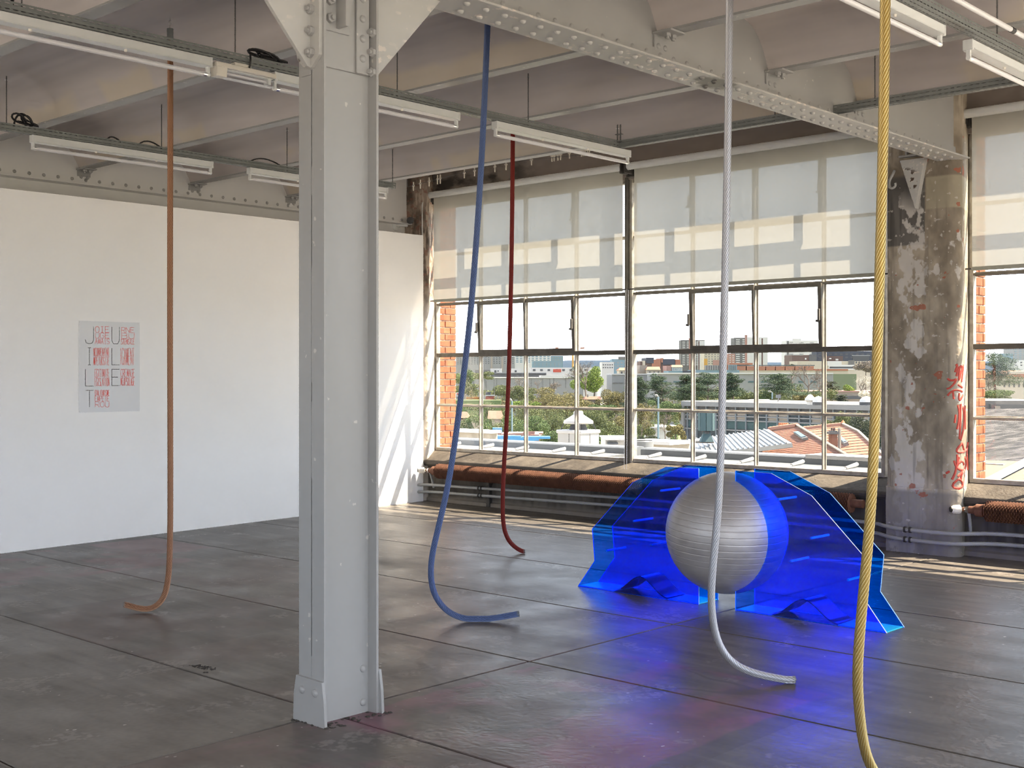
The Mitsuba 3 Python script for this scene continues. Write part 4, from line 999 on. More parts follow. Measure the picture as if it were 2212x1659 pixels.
def courses(key, pts, fn, n, ea, eb, count, name, material, step=.035, t=.02):
    """the polygon cut into strips parallel to the line ea-eb, each lifted like a course of tiles"""
    p = np.array([fn(*q) for q in pts]); n = n if n[2] > 0 else -n
    a, b = fn(*ea), fn(*eb); x = (b - a) / np.linalg.norm(b - a); y = np.cross(n, x); o = p[0]
    q = Polygon([((c - o) @ x, (c - o) @ y) for c in p]).buffer(0); lo, hi = q.bounds[1], q.bounds[3]; h = (hi - lo) / count
    for k in range(count):
        s = q.intersection(sbox(q.bounds[0] - 1, lo + k * h, q.bounds[2] + 1, lo + (k + 1) * h - .002))
        for g in getattr(s, 'geoms', [s]):
            if g.area < .002 or g.geom_type != 'Polygon': continue
            e = trimesh.creation.extrude_polygon(g, t, engine='earcut'); v = e.vertices
            up_ = np.where(v[:, 1] < lo + (k + .5) * h, step, 0.0) if y[2] > 0 else np.where(v[:, 1] > lo + (k + .5) * h, step, 0.0)
            m = MB(); m.add(o + v[:, :1] * x + v[:, 1:2] * y + (v[:, 2] + up_)[:, None] * n, e.faces); part(key, name, m, material)


def abox(uL, uC, uR, vt, vb, d):
    """axis-aligned box whose near vertical edge is seen at column uC: its corners (lo, hi)"""
    c = at(uC, vt, d); return np.array([ony(uL, vt, c[1])[0], c[1], at(uC, vb, d)[2]]), np.array([c[0], onx(uR, vt, c[0])[1], c[2]])


for (xa, xb, lab) in ((onz(996, 950, .55)[0], onz(1347, 972, .55)[0], 'low zinc roof with rolled seams just outside the window nearest the white wall'), (onz(1384, 974, .55)[0], -5.2, 'low zinc roof with rolled seams just outside the wide window behind the ball')):
    k = thing('zinc_roof', lab, 'roof', 'zinc roofs below the windows')
    m = MB(); m.prism([(10.03, .30), (10.03, .46), (11.70, .50), (11.70, .35)], xa, xb, 'yz'); part(k, 'sheet', m, 'zinc')
    m = MB(); m.prism([(11.70, .3), (11.70, .565), (11.72, .58), (11.98, .58), (12.0, .55), (12.0, .3)], xa - .05, xb + .05, 'yz'); part(k, 'coping', m, 'coping_zinc')
    for x in np.arange(xa + .3, xb, .62):
        m = MB(); m.tube([(x, 10.03, .462), (x, 11.40, .50)], .010, 6); m.tube([(x, 11.38, .505), (x, 11.62, .53)], [.016, .022], 10); part(k, 'roll', m, 'white_sheet', smooth=40)
for u in (1702, 1838):
    q = onz(u, 990, .58); m = MB(); m.box((q[0] - .02, 11.69, .56), (q[0] + (.95 if u < 1800 else 1.6), 12.03, .60)); part('zinc_roof_001', 'flashing', m, 'white_sheet')
k = thing('zinc_roof', 'sheet roof with broad white battens below the right-hand window', 'roof', 'zinc roofs below the windows')
m = MB(); m.prism([(10.03, .2), (10.03, .36), (11.9, .62), (11.9, .45)], -4.9, XR, 'yz'); part(k, 'sheet', m, 'out_moss')
for x in np.arange(-4.7, XR, .42):
    m = MB(); m.obox((x, 10.25, .405), (.05, 0, 0), (0, 1.5, .21), (0, 0, .05)); part(k, 'roll', m, 'white_sheet')

# white ventilator on a square shaft
k = thing('roof_ventilator', 'square grey roof shaft with a white conical cap outside the first window', 'ventilator')
lo, hi = abox(1205, 1254, 1294, 930, 990, 17.0)
m = MB(); m.box(lo, hi - [0, 0, .04]); part(k, 'shaft', m, 'out_white')
m = MB(); m.box([lo[0] - .02, lo[1] - .02, hi[2] - .05], [hi[0] + .02, hi[1] + .02, hi[2]], .01); part(k, 'rim', m, 'white_sheet')
for x in (lo[0] + (hi[0] - lo[0]) * .5,):
    m = MB(); m.box((x - .004, lo[1] - .004, lo[2]), (x + .004, lo[1], hi[2] - .05)); m.box((hi[0], (lo[1] + hi[1]) / 2 - .004, lo[2]), (hi[0] + .004, (lo[1] + hi[1]) / 2 + .004, hi[2] - .05)); part(k, 'seam', m, 'out_grey')
cx_, cy_ = (lo[0] + hi[0]) / 2, (lo[1] + hi[1]) / 2; zt = hi[2]; W = hi[0] - lo[0]
m = MB(); m.lathe([(W * .32, 0), (W * .22, .10), (W * .22, .11)], (cx_, cy_, zt), n=20); part(k, 'throat', m, 'out_darkgrey', smooth=30)
m = MB(); m.lathe([(W * .50, .085), (W * .515, .10), (W * .50, .125), (W * .17, .215), (W * .165, .25), (W * .13, .265), (0, .268)], (cx_, cy_, zt), n=32); m.lathe([(W * .50, .085), (0, .11)], (cx_, cy_, zt), n=32); part(k, 'cap', m, 'white_sheet', smooth=35)
for sx in (-1, 1):
    for sy in (-1, 1): m = MB(); m.bar((cx_ + sx * W * .42, cy_ + sy * W * .42, zt), (cx_ + sx * W * .33, cy_ + sy * W * .33, zt + .12), .012); part(k, 'strut', m, 'out_darkgrey')

# corrugated roof with the blue-green cowl, and the two tiled roofs
k = thing('corrugated_roof', 'pale corrugated metal roof under the blue-green cowl', 'roof')
fn, n = plane_of([(1491, 949, 30), (1660, 927, 27.5), (1570, 974, 24)])
poly = [(1440, 975), (1491, 949), (1560, 940.5), (1660, 927), (1711, 957), (1640, 966), (1568, 974), (1556, 985), (1470, 985)]
n = n if n[2] > 0 else -n
m = MB(); slab(m, [fn(*q) for q in poly], n); part(k, 'sheet', m, 'zinc')
p0, p1 = fn(1491, 949), fn(1660, 927); dr_ = fn(1711, 957) - p1; dr_ /= np.linalg.norm(dr_)
pts = np.array([fn(*q) for q in poly]); ex = (p1 - p0) / np.linalg.norm(p1 - p0); ey = np.cross(n, ex); Q = Polygon([((c - p0) @ ex, (c - p0) @ ey) for c in pts]).buffer(0)
from shapely.geometry import LineString
for s in np.arange(-3, np.linalg.norm(p1 - p0) + .2, .155):
    a2 = np.array([s, 0]); d2 = np.array([dr_ @ ex, dr_ @ ey]); L = Q.intersection(LineString([a2 - d2 * 3, a2 + d2 * 9]))
    if L.is_empty or L.geom_type != 'LineString': continue
    c = [p0 + ex * a + ey * b + n * .015 for a, b in L.coords]; m = MB(); m.bar(c[0], c[-1], .028, .022, up=n); part(k, 'rib', m, 'zinc')
k = thing('roof_cowl', 'tall blue-green metal cowl on the corrugated roof', 'chimney')
c = at(1526, 945, 26.0); px = 26.0 / FOC
m = MB(); m.obox(at(1503, 957, 26.2), RT * 40 * px + UP * 0, FW * .5 + UP * .03, UP * 3 * px); part(k, 'board', m, 'out_beige')
b = at(1526, 954, 26.2)
m = MB(); v = np.array([b + RT * sx * w * px + FW * sy * w * px + UP * z * px for z, w in ((0, 14), (16, 8), (22, 8)) for sx, sy in ((-1, -1), (1, -1), (1, 1), (-1, 1))]); m.add(v, [[r * 4 + i, r * 4 + (i + 1) % 4, r * 4 + 4 + (i + 1) % 4, r * 4 + 4 + i] for r in range(2) for i in range(4)]); part(k, 'skirt', m, 'out_teal')
for i in range(8):
    a = i * PI / 4 + .2; o = b + UP * 24 * px + (RT * math.cos(a) + FW * math.sin(a)) * 14 * px
    tx = (-RT * math.sin(a) + FW * math.cos(a)); nx = (RT * math.cos(a) + FW * math.sin(a))
    m = MB(); m.obox(o - tx * 6.2 * px, tx * 12.4 * px, nx * 3 * px, UP * 45 * px); part(k, 'vane', m, 'out_teal')
m = MB(); m.lathe([(10 * px, 18 * px), (10 * px, 70 * px), (0, 70 * px)], b, n=12); part(k, 'core', m, 'out_darkgrey')

k = thing('tiled_roof', 'weathered brown tiled roof with one skylight, left of the chimney stack', 'roof')
fn, n = plane_of([(1664, 929, 28), (1723, 921, 27), (1840, 992, 22.5)]); n = n if n[2] > 0 else -n
poly = [(1664, 929), (1723, 921), (1842, 993), (1850, 1010), (1560, 1010), (1556, 985), (1568, 974), (1640, 966), (1711, 957)]
m = MB(); slab(m, [fn(*q) for q in poly], n, .1); part(k, 'deck', m, 'glazing_clay')
courses(k, poly, fn, n, (1664, 929), (1723, 921), 26, 'tile_course', 'glazing_clay', .006, .012)
for i in range(8):
    a, b = fn(1664 + 59 * i / 8, 929 - 8 * i / 8), fn(1664 + 59 * (i + .95) / 8, 929 - 8 * (i + .95) / 8); m = MB(); m.tube([a, b], [.085, .075], 8); part(k, 'ridge_tile', m, 'clay_new')
m = MB(); m.bar(fn(1723, 921) + n * .03, fn(1842, 993) + n * .03, .045, .06, up=n); part(k, 'verge', m, 'out_beige')
s4 = [fn(*q) for q in ((1716, 938.5), (1727, 937), (1748, 950.5), (1736, 953))]; sk_ = []
m = MB(); slab(m, [q + n * .07 for q in s4], n, .09); sk_ = part(k, 'skylight', m, 'out_lightgrey'); cc = sum(s4) / 4
m = MB(); slab(m, [cc + (q - cc) * .8 + n * .085 for q in s4], n, .01); part(sk_, 'pane', m, 'out_blue')
for i in range(4):
    q = at(1686 + 4.3 * i, 925, 28.2); m = MB(); m.lathe([(.055, -.1), (.05, .10), (.043, .125), (.03, .12)], q, n=10); part(k, 'chimney_pot', m, 'pot_clay', smooth=40)

k = thing('tiled_roof', 'bright orange tiled hip roof at the right of the wide window, with a finial', 'roof')
fn, n = plane_of([(1737, 928, 29.5), (1821, 919, 28.5), (1935, 1012, 23.5)]); n = n if n[2] > 0 else -n
poly = [(1733, 927.5), (1821, 919), (1856, 936), (1936, 1012), (1850, 1012), (1838, 990)]
m = MB(); slab(m, [fn(*q) for q in poly], n, .1); part(k, 'deck', m, 'clay_new')
courses(k, poly, fn, n, (1737, 928), (1821, 919), 17, 'tile_course', 'clay_new', .010, .015)
for i in range(11):
    t0, t1 = i / 11, (i + .95) / 11; m = MB(); m.tube([fn(1737 + 84 * t0, 928 - 9 * t0), fn(1737 + 84 * t1, 928 - 9 * t1)], [.085, .075], 8); part(k, 'ridge_tile', m, 'clay_new')
for (a, b) in (((1821, 919), (1856, 936)), ((1856, 936), (1936, 1012))): m = MB(); m.bar(fn(*a) + n * .04, fn(*b) + n * .04, .05, .06, up=n); part(k, 'hip', m, 'out_beige')
m = MB(); m.lathe([(.09, 0), (.03, .03), (.05, .07), (.02, .11), (0, .13)], fn(1821, 919), n=10); part(k, 'finial', m, 'pot_clay')
s4 = [fn(*q) for q in ((1811, 952), (1818, 949.5), (1835, 963.5), (1826, 966.5))]; m = MB(); slab(m, [q + n * .1 for q in s4], n, .12); sk_ = part(k, 'skylight', m, 'out_lightgrey'); cc = sum(s4) / 4
m = MB(); slab(m, [cc + (q - cc) * .8 + n * .115 for q in s4], n, .01); part(sk_, 'pane', m, 'out_blue')
k = thing('chimney_stack', 'brick chimney stack with stone cap and a pale flue pipe, between the two tiled roofs', 'chimney')
px = 25.5 / FOC; b = at(1801.5, 975, 25.5)
m = MB(); m.obox(b - RT * 7.5 * px, RT * 15 * px, FW * .16, UP * 37 * px); part(k, 'shaft', m, 'glazing_clay')
m = MB(); m.obox(b - RT * 10.5 * px - FW * .03 + UP * 37 * px, RT * 21 * px, FW * .22, UP * 5 * px); m.obox(b - RT * 7.5 * px + UP * 42 * px, RT * 15 * px, FW * .16, UP * 2 * px); part(k, 'cap', m, 'out_grey')
for o in (-2, 3): m = MB(); m.lathe([(.024, 0), (.022, .065), (.012, .065)], b + RT * o * px + FW * .08 + UP * 43.5 * px, n=8); part(k, 'pot', m, 'out_brown')
m = MB(); m.tube([b + RT * 12 * px - UP * 2 * px, b + RT * 12 * px + UP * 50 * px], .033, 10); part(k, 'flue', m, 'out_beige')
k = thing('flat_roof', 'white flat roof edge with cream trim beside the black window post', 'roof')
lo, hi = abox(1368, 1445, 1490, 958, 985, 20); m = MB(); m.box(lo, hi); part(k, 'wall', m, 'out_cream'); m = MB(); m.box([lo[0] - .1, lo[1] - .12, hi[2] - .02], [hi[0] + .1, hi[1], hi[2] + .03]); part(k, 'roof_edge', m, 'white_sheet')
m = MB(); m.lathe([(.16, 0), (.16, .20), (.15, .21)], onz(1386, 985, .36), n=20); m.box(onz(1404, 983, .5), onz(1404, 983, .5) + [.75, .15, .05]); part(k, 'curved_upstand', m, 'zinc', smooth=30)
k = thing('flat_roof', 'white flat roof behind the zinc coping at the left of the first window', 'roof')
lo, hi = abox(960, 1058, 1075, 936, 975, 24); m = MB(); m.box(lo, hi); part(k, 'wall', m, 'out_cream'); m = MB(); m.box([lo[0], lo[1] - .1, hi[2]], [hi[0] + .1, hi[1], hi[2] + .06]); part(k, 'roof_edge', m, 'white_sheet')
# slate roof seen in the right-hand window
k = thing('slate_roof', 'dark mossy slate roof filling the right-hand window', 'roof')
fn, n = plane_of([(2100, 884, 34), (2260, 884, 31), (2160, 1010, 19)]); n = n if n[2] > 0 else -n
poly = [(2040, 885), (2300, 882), (2300, 1030), (2000, 1020)]
m = MB(); slab(m, [fn(*q) for q in poly], n, .1); part(k, 'deck', m, 'slate')
courses(k, poly, fn, n, (2100, 884), (2260, 884), 60, 'slate_course', 'slate', .004, .008)

# ---------------------------------------------------------------- outside: ground, office block, town
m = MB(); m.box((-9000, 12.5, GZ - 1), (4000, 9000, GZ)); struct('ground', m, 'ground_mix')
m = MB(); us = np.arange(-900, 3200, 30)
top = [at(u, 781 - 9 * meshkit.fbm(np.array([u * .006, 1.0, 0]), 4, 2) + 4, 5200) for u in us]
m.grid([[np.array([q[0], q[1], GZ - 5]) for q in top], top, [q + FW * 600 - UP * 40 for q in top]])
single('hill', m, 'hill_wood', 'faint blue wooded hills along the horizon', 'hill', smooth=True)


def fbox(m, u0, u1, vt, vb, d, dep):
    """box with its front face square to the view at this depth"""
    z0 = at(0, vb, d)[2] if vb is not None else GZ; p = at(u0, vt, d); w = (u1 - u0) * d / FOC
    return m.obox([p[0], p[1], z0], RT * w, FW * dep, UP * (p[2] - z0))


def windows(key, u0, u1, v0, v1, cols, rows, d, material, fw=.55, fh=.5, name='window'):
    cw, rh = (u1 - u0) / cols, (v1 - v0) / rows
    for i in range(cols):
        for j in range(rows):
            m = MB(); fbox(m, u0 + cw * (i + .5 - fw / 2), u0 + cw * (i + .5 + fw / 2), v0 + rh * (j + .5 - fh / 2), v0 + rh * (j + .5 + fh / 2), d - .15, .3); part(key, name, m, material)


k = thing('office_building', 'long low grey office block with blue-framed glazing behind the tiled roofs', 'building')
dL = 150.0; zt = at(1475, 867, dL)[2]; P0 = at(1475, 867, dL); v2 = 867 + .0215 * 830; P1 = at(2305, v2, dL * 57 / (57 + .0215 * 830))
ex = P1 - P0; ex[2] = 0; LEN = np.linalg.norm(ex); ex /= LEN; ey = np.array([ex[1], -ex[0], 0])
if ey @ FW > 0: ey = -ey                                # towards the viewer
O = np.array([P0[0], P0[1], 0])
def ob(x0, x1, y0, y1, z0, z1, m=None): return (m or MB()).obox(O + ex * x0 + ey * y0 + UP * (zt + z0), ex * (x1 - x0), ey * (y1 - y0), UP * (z1 - z0))
part(k, 'roof', ob(0, LEN, -16, 0, -.35, -.02), 'out_grey'); part(k, 'fascia', ob(-.1, LEN, -.02, .06, -.55, .0), 'out_lightgrey'); part(k, 'body', ob(.1, LEN, -16, -.5, -11, -.35), 'out_darkgrey')
part(k, 'end_wall', ob(-.25, .15, -16, .05, -11, .02), 'out_lightgrey'); part(k, 'roof_trim', ob(-.2, 1.0, -16, .02, 0, .06), 'white_sheet')
nb = int(LEN / 1.5)
for i in range(nb):
    x = .5 + i * 1.5
    part(k, 'mullion', ob(x - .07, x + .07, -.5, -.2, -11, -.55), 'out_mullion')
    m = ob(x + .1, x + 1.4, -.45, -.4, -1.55, -.95); ob(x + .1, x + 1.4, -.45, -.4, -2.1, -1.7, m); part(k, 'upper_pane', m, 'out_beige' if i % 4 < 2 else 'out_glass')
    part(k, 'spandrel', ob(x + .1, x + 1.4, -.45, -.38, -3.15, -2.2), 'spandrel')
    m = ob(x + .1, x + 1.4, -.45, -.4, -4.6, -3.45); part(k, 'lower_pane', m, 'out_glass' if i % 3 else 'out_window')
for z in (-1.65, -2.15, -3.3, -4.7): part(k, 'rail', ob(0, LEN, -.44, -.25, z - .07, z + .07), 'out_lightgrey')
for (u, v, w, lab) in ((1768, 866, 25, 'round white skylight dome on the office roof nearer the tall ball of the window bar'), (1872, 867, 30, 'round white skylight dome on the office roof beside the gold rope'), (2185, 872, 28, 'round white skylight dome on the flat roof in the right-hand window')):
    lab = lab.replace(' nearer the tall ball of the window bar', ' left of the orange hip roof')
    d = 132.0 if u < 2000 else 112; q = at(u, v, d); r = w * d / FOC / 2; q[2] = zt - .02
    kd = thing('skylight_dome', lab, 'skylight', 'skylight domes on the flat roof'); m = MB(); m.lathe([(r, 0), (r, .35), (r * .9, .35)], q, n=18); part(kd, 'kerb', m, 'out_darkgrey'); m = MB(); m.lathe([(r * 1.02, .33), (r * .92, .6), (r * .6, .85), (0, 1.0)], q, n=18); part(kd, 'dome', m, 'white_sheet', smooth=True)
q = at(1750, 866, 134.0); q[2] = zt - .02; m = MB(); m.lathe([(.35, 0), (.35, .3), (.6, .5), (.55, .7), (.2, 1.1), (0, 1.15)], q, n=14); single('roof_ventilator', m, 'white_sheet', 'small white cone ventilator on the office roof', 'ventilator', smooth=30)
q = at(1677, 860, 150); m = MB(); m.obox(q, RT * .55, FW * .3, UP * .4); m.bar(q + RT * .2 - UP * .5, q + RT * .25, .08); single('floodlight', m, 'out_lightgrey', 'white floodlight standing on the edge of the office roof', 'lamp')

# (name, label, category, u0, u1, vtop, vbottom, distance, depth, wall, [windows (cols, rows, material, v0, v1, fw, fh)], [extra boxes (name, u0, u1, vt, vb, material)])
TOWN = [
 ('low_building', 'long low beige building just beyond the office roof', 'building', 1751, 2020, 846, 862, 230, 12, 'out_beige', [], [('parapet', 1750, 2022, 844.5, 847, 'out_pink'), ('window_band', 1770, 2015, 856, 862, 'out_window')]),
 ('tower_block', 'grey and white tower block with a red stair shaft, left of the silver rope', 'tower block', 1471, 1522, 735, 800, 1100, 14, 'out_grey', [(5, 13, 'out_white', 737, 790, .6, .42)], [('stair_shaft', 1488, 1495, 731, 800, 'out_pink'), ('white_wing', 1507, 1522, 736, 800, 'out_white'), ('dark_stripe', 1508.5, 1511, 737, 800, 'out_brown')]),
 ('tower_block', 'wider grey and white tower block with a red stair shaft, right of the silver rope', 'tower block', 1586, 1658, 730, 800, 1050, 16, 'out_grey', [(5, 13, 'out_white', 732, 790, .6, .42)], [('stair_shaft', 1609, 1614, 724, 800, 'out_pink'), ('white_wing', 1614, 1658, 729, 800, 'out_white'), ('dark_stripe', 1629, 1631.5, 729, 800, 'out_brown'), ('dark_stripe', 1645, 1648, 731, 800, 'out_brown')]),
 ('tower_block', 'white tower block with stepped top, behind the dark houses at right', 'tower block', 1697, 1766, 736, 805, 1250, 20, 'out_white', [(3, 9, 'out_lightgrey', 738, 782, .4, .4)], [('step', 1712, 1730, 732, 740, 'out_white'), ('grey_stripe', 1700, 1704, 737, 800, 'out_grey')]),
 ('apartment_block', 'cream and yellow apartment block between the two tower blocks', 'building', 1521, 1562, 762, 800, 980, 20, 'out_cream', [(6, 5, 'out_grey', 763, 788, .4, .4)], [('yellow_wing', 1521, 1528, 775, 800, 'out_yellow'), ('pink_wing', 1540, 1556, 778, 800, 'out_pink')]),
 ('apartment_block', 'pink apartment block just left of the wider tower block', 'building', 1573, 1588, 764, 800, 990, 18, 'out_pink', [(2, 4, 'out_white', 766, 785, .5, .4)], []),
 ('apartment_block', 'wide pale apartment slab at the left of the first window', 'building', 985, 1036, 768, 800, 900, 18, 'out_lightgrey', [(8, 5, 'out_window', 769, 788, .4, .4)], []),
 ('apartment_block', 'long pale grey apartment slab seen between the blue and red ropes', 'building', 1040, 1112, 770, 800, 950, 18, 'out_lightgrey', [(12, 4, 'out_window', 771, 787, .4, .4)], [('brown_bay', 1060, 1064, 770, 800, 'out_beige'), ('brown_bay', 1083, 1087, 770, 800, 'out_beige')]),
 ('apartment_block', 'pair of pale slabs with blue glass bands right of the red rope', 'building', 1112, 1190, 767, 800, 1000, 18, 'out_white', [(9, 4, 'out_blue', 768, 784, .6, .5)], []),
 ('apartment_block', 'pale blue far slab beside the crane mast', 'building', 1190, 1216, 769, 795, 1150, 18, 'out_blue', [(4, 3, 'out_lightgrey', 770, 784, .5, .5)], []),
 ('glass_hall', 'blue glass hall behind the white house row', 'building', 1150, 1212, 780, 800, 700, 20, 'out_blue', [(7, 1, 'out_lightgrey', 782, 792, .1, .9)], []),
 ('white_house', 'flat-topped white house with two dark windows, left of the red rope', 'building', 1059, 1083, 796, 822, 420, 14, 'out_white', [], [('window', 1068, 1072, 800, 805, 'out_window'), ('window', 1075, 1077, 800, 803, 'out_window'), ('side_roof', 1026, 1059, 799, 808, 'out_grey')]),
 ('white_house', 'flat-topped white house with one dark window, right of the red rope', 'building', 1101, 1126, 796, 815, 430, 14, 'out_white', [], [('window', 1112, 1116, 800, 804, 'out_window')]),
 ('white_house', 'long white row of flats with red brick panel under the glass hall', 'building', 1145, 1290, 794, 815, 430, 14, 'out_white', [(9, 1, 'out_window', 796, 803, .35, .6)], [('red_panel', 1195, 1212, 797.5, 804, 'out_red')]),
 ('grey_shed', 'grey sloped shed in front of the white flats', 'building', 1060, 1180, 806, 826, 380, 20, 'out_grey', [], [('roof_edge', 1060, 1180, 805, 807, 'out_lightgrey')]),
 ('warehouse', 'long pale warehouse wall behind the bushes at left', 'building', 985, 1260, 816, 838, 350, 20, 'out_lightgrey', [(11, 1, 'out_grey', 817, 838, .02, 1)], [('parapet', 985, 1260, 815, 817, 'out_white'), ('roof_unit', 1168, 1222, 811, 815, 'out_white')]),
 ('warehouse', 'pale low warehouse right of the bright green tree', 'building', 1322, 1420, 808, 842, 360, 20, 'out_lightgrey', [(8, 1, 'out_grey', 826, 829, .9, .7)], [('parapet', 1322, 1420, 807, 809.5, 'out_white')]),
 ('warehouse', 'wide white flat-roofed warehouse behind the dark pines', 'building', 1420, 1800, 806, 845, 330, 25, 'out_lightgrey', [(14, 1, 'out_teal', 823, 827, .5, .8)], [('parapet', 1420, 1800, 805, 808, 'out_white')]),
 ('office_slab', 'low white office slab with window rows right of the large bare tree', 'building', 1300, 1326, 782, 800, 600, 15, 'out_white', [(5, 2, 'out_window', 785, 797, .5, .4)], []),
 ('office_slab', 'pale glass office slab left of the black window post', 'building', 1322, 1372, 776, 800, 750, 15, 'out_blue', [(6, 2, 'out_lightgrey', 780, 794, .5, .4)], [('top', 1336, 1350, 771, 777, 'out_grey')]),
 ('house', 'white house with orange roof in front of the terraces right of the black post', 'house', 1398, 1428, 799, 812, 480, 12, 'out_cream', [(3, 1, 'out_window', 802, 806, .3, .7)], [('roof', 1396, 1427, 792, 799, 'out_orange')]),
 ('house', 'small house with orange roof just left of the black window post', 'house', 1338, 1372, 800, 812, 480, 12, 'out_cream', [(4, 1, 'out_window', 802, 808, .4, .7)], [('roof', 1336, 1374, 794, 800, 'out_orange')]),
 ('house', 'grey gabled house with a dark roof beside the orange-roofed house', 'house', 1382, 1398, 789, 812, 485, 12, 'out_beige', [], []),
 ('house', 'pale pink gable beside the green-glazed shop', 'house', 1440, 1450, 790, 812, 470, 12, 'out_pink', [], []),
 ('house', 'row of pale houses with blue shutters and orange roof, below the left tower block', 'house', 1451, 1474, 793, 810, 470, 12, 'out_white', [(5, 2, 'out_blue', 795, 804, .45, .7)], [('roof', 1450, 1475, 788, 793, 'out_orange')]),
 ('terrace_row', 'terrace of dark slate roofs with orange gables right of the black post', 'building', 1383, 1470, 781, 796, 560, 20, 'out_brown', [], [('gable', 1408, 1427, 777, 793, 'out_orange'), ('gable', 1459, 1470, 777, 790, 'out_orange'), ('gable', 1388, 1394, 779, 790, 'out_cream'), ('gable', 1428, 1433, 774, 783, 'out_orange'), ('dark_roof', 1396, 1412, 773, 785, 'out_navy'), ('dark_roof', 1432, 1458, 776, 788, 'out_navy')]),
 ('shed_hall', 'long hall with orange tiled roof and pale wall behind the pines', 'building', 1597, 1760, 800, 812, 520, 25, 'out_cream', [], [('roof_bay', 1592 + 21 * 0, 1611, 790, 800, 'out_orange')] + [('roof_bay', 1613 + 21 * i, 1632 + 21 * i, 791, 800, 'out_orange') for i in range(7)] + [('ridge', 1590, 1760, 788.5, 790.5, 'out_darkgrey'), ('back_roof', 1576, 1626, 784, 788, 'out_orange')]),
 ('glazed_hall', 'pale blue hall with striped glazed gables left of the orange roof', 'building', 1504, 1597, 799, 808, 510, 25, 'out_blue', [], [('striped_gable', 1522, 1560, 789, 799, 'out_lightgrey'), ('striped_gable', 1574, 1592, 788, 799, 'out_blue')] + [('stripe', 1526 + 5 * i, 1528 + 5 * i, 789.5, 799, 'out_darkgrey') for i in range(7)] + [('stripe', 1576 + 4 * i, 1577.5 + 4 * i, 789, 799, 'out_grey') for i in range(4)]),
 ('blue_shed', 'pale blue shed roof behind the pines left of the striped hall', 'building', 1444, 1476, 801, 812, 450, 15, 'out_blue', [], [('dark_side', 1475, 1503, 801, 811, 'out_navy')]),
 ('dark_block', 'long dark slate-coloured block under the skyline at right', 'building', 1764, 1905, 759, 800, 905, 15, 'out_navy', [(12, 2, 'out_darkgrey', 762, 775, .5, .5)], [('brown_block', 1786, 1821, 769, 783, 'out_brown'), ('window', 1791, 1796, 773, 776, 'out_white'), ('window', 1805, 1811, 775, 779, 'out_white'), ('grey_hall', 1842, 1878, 768, 785, 'out_darkgrey'), ('roof_edge', 1840, 1880, 767, 769, 'out_lightgrey')]),
 ('dark_block', 'brown brick block with pale flat roof left of the long dark block', 'building', 1711, 1764, 767, 800, 880, 25, 'out_brown', [], [('roof_edge', 1712, 1734, 766, 768, 'out_lightgrey'), ('dark_wing', 1748, 1764, 766, 790, 'out_darkgrey'), ('window', 1739, 1742, 773, 777, 'out_white')]),
 ('white_terrace', 'white low building with long window band below the dark block', 'building', 1722, 1880, 780, 802, 700, 20, 'out_cream', [], [('upper_band', 1787, 1818, 780, 790, 'out_white'), ('lower_wing', 1790, 1847, 788, 799, 'out_white'), ('window_band', 1792, 1846, 792, 796, 'out_window'), ('grey_cube', 1833, 1846, 778, 788, 'out_grey')] + [('window', 1849 + 6 * i, 1851.5 + 6 * i, 781, 785, 'out_window') for i in range(5)]),
 ('orange_roof', 'long low orange roof line below the white terrace', 'building', 1740, 1832, 801, 808, 560, 12, 'out_cream', [], [('roof', 1740, 1832, 797, 801, 'out_orange')]),
 ('green_roof', 'low greenish barrel roof behind the white blossom', 'building', 1784, 1850, 808, 830, 420, 18, 'out_green', [], []),
 ('white_block', 'white block with grey windows at the far right of the wide window', 'building', 1906, 1960, 758, 800, 870, 15, 'out_white', [(5, 4, 'out_grey', 760, 785, .6, .4)], [('base', 1906, 1960, 779, 790, 'out_navy')]),
 ('villa', 'cream villa with arched windows in the right-hand window', 'house', 2164, 2260, 816, 856, 300, 15, 'out_cream', [(9, 1, 'out_window', 821, 838, .28, .8)], [('roof', 2160, 2262, 800, 808, 'out_orange'), ('lower_roof', 2176, 2262, 808, 816, 'out_orange'), ('upper_wall', 2178, 2262, 803, 808, 'out_cream')]),
 ('white_house', 'white block under pale towers in the right-hand window', 'building', 2176, 2260, 778, 800, 520, 15, 'out_white', [(7, 2, 'out_window', 780, 792, .3, .4)], []),
 ('tower_block', 'pale far tower block at the right edge of the picture', 'tower block', 2188, 2230, 750, 800, 1300, 25, 'out_lightgrey', [(4, 7, 'out_blue', 752, 785, .5, .4)], [('lower_wing', 2160, 2188, 764, 800, 'out_blue')]),
 ('flat_roof', 'grey flat roof with a small vent below the cedar in the right-hand window', 'roof', 2090, 2290, 866, 886, 95, 10, 'out_grey', [], [('vent', 2149, 2161, 878, 885, 'out_beige'), ('ladder', 2141, 2148, 873, 886, 'out_darkgrey')]),
 ('rail_wagon', 'red and white railway wagon beside the dark masts', 'train', 1049, 1068, 855, 861, 260, 3, 'out_red', [], [('white_top', 1048.5, 1068.5, 853, 855.5, 'out_white'), ('dark_unit', 1049, 1060, 847, 853, 'out_navy')]),
 ('lorry', 'white lorry at the brick edge of the first window', 'truck', 985, 998, 849, 858, 265, 3, 'out_white', [], [('red_mark', 987, 990, 849.5, 852, 'out_red'), ('wheels', 985, 998, 857.5, 859, 'out_darkgrey')]),
 ('orange_barrier', 'row of orange works barriers along the railway', 'barrier', 1007, 1036, 857.5, 862, 262, 1, 'out_yellow', [(6, 1, 'out_red', 858, 861.5, .3, .7)], []),
 ('grass_bank', 'strip of bright grass below the railway', 'grass', 983, 1082, 865, 877, 250, 8, 'leaf_green', [], []),
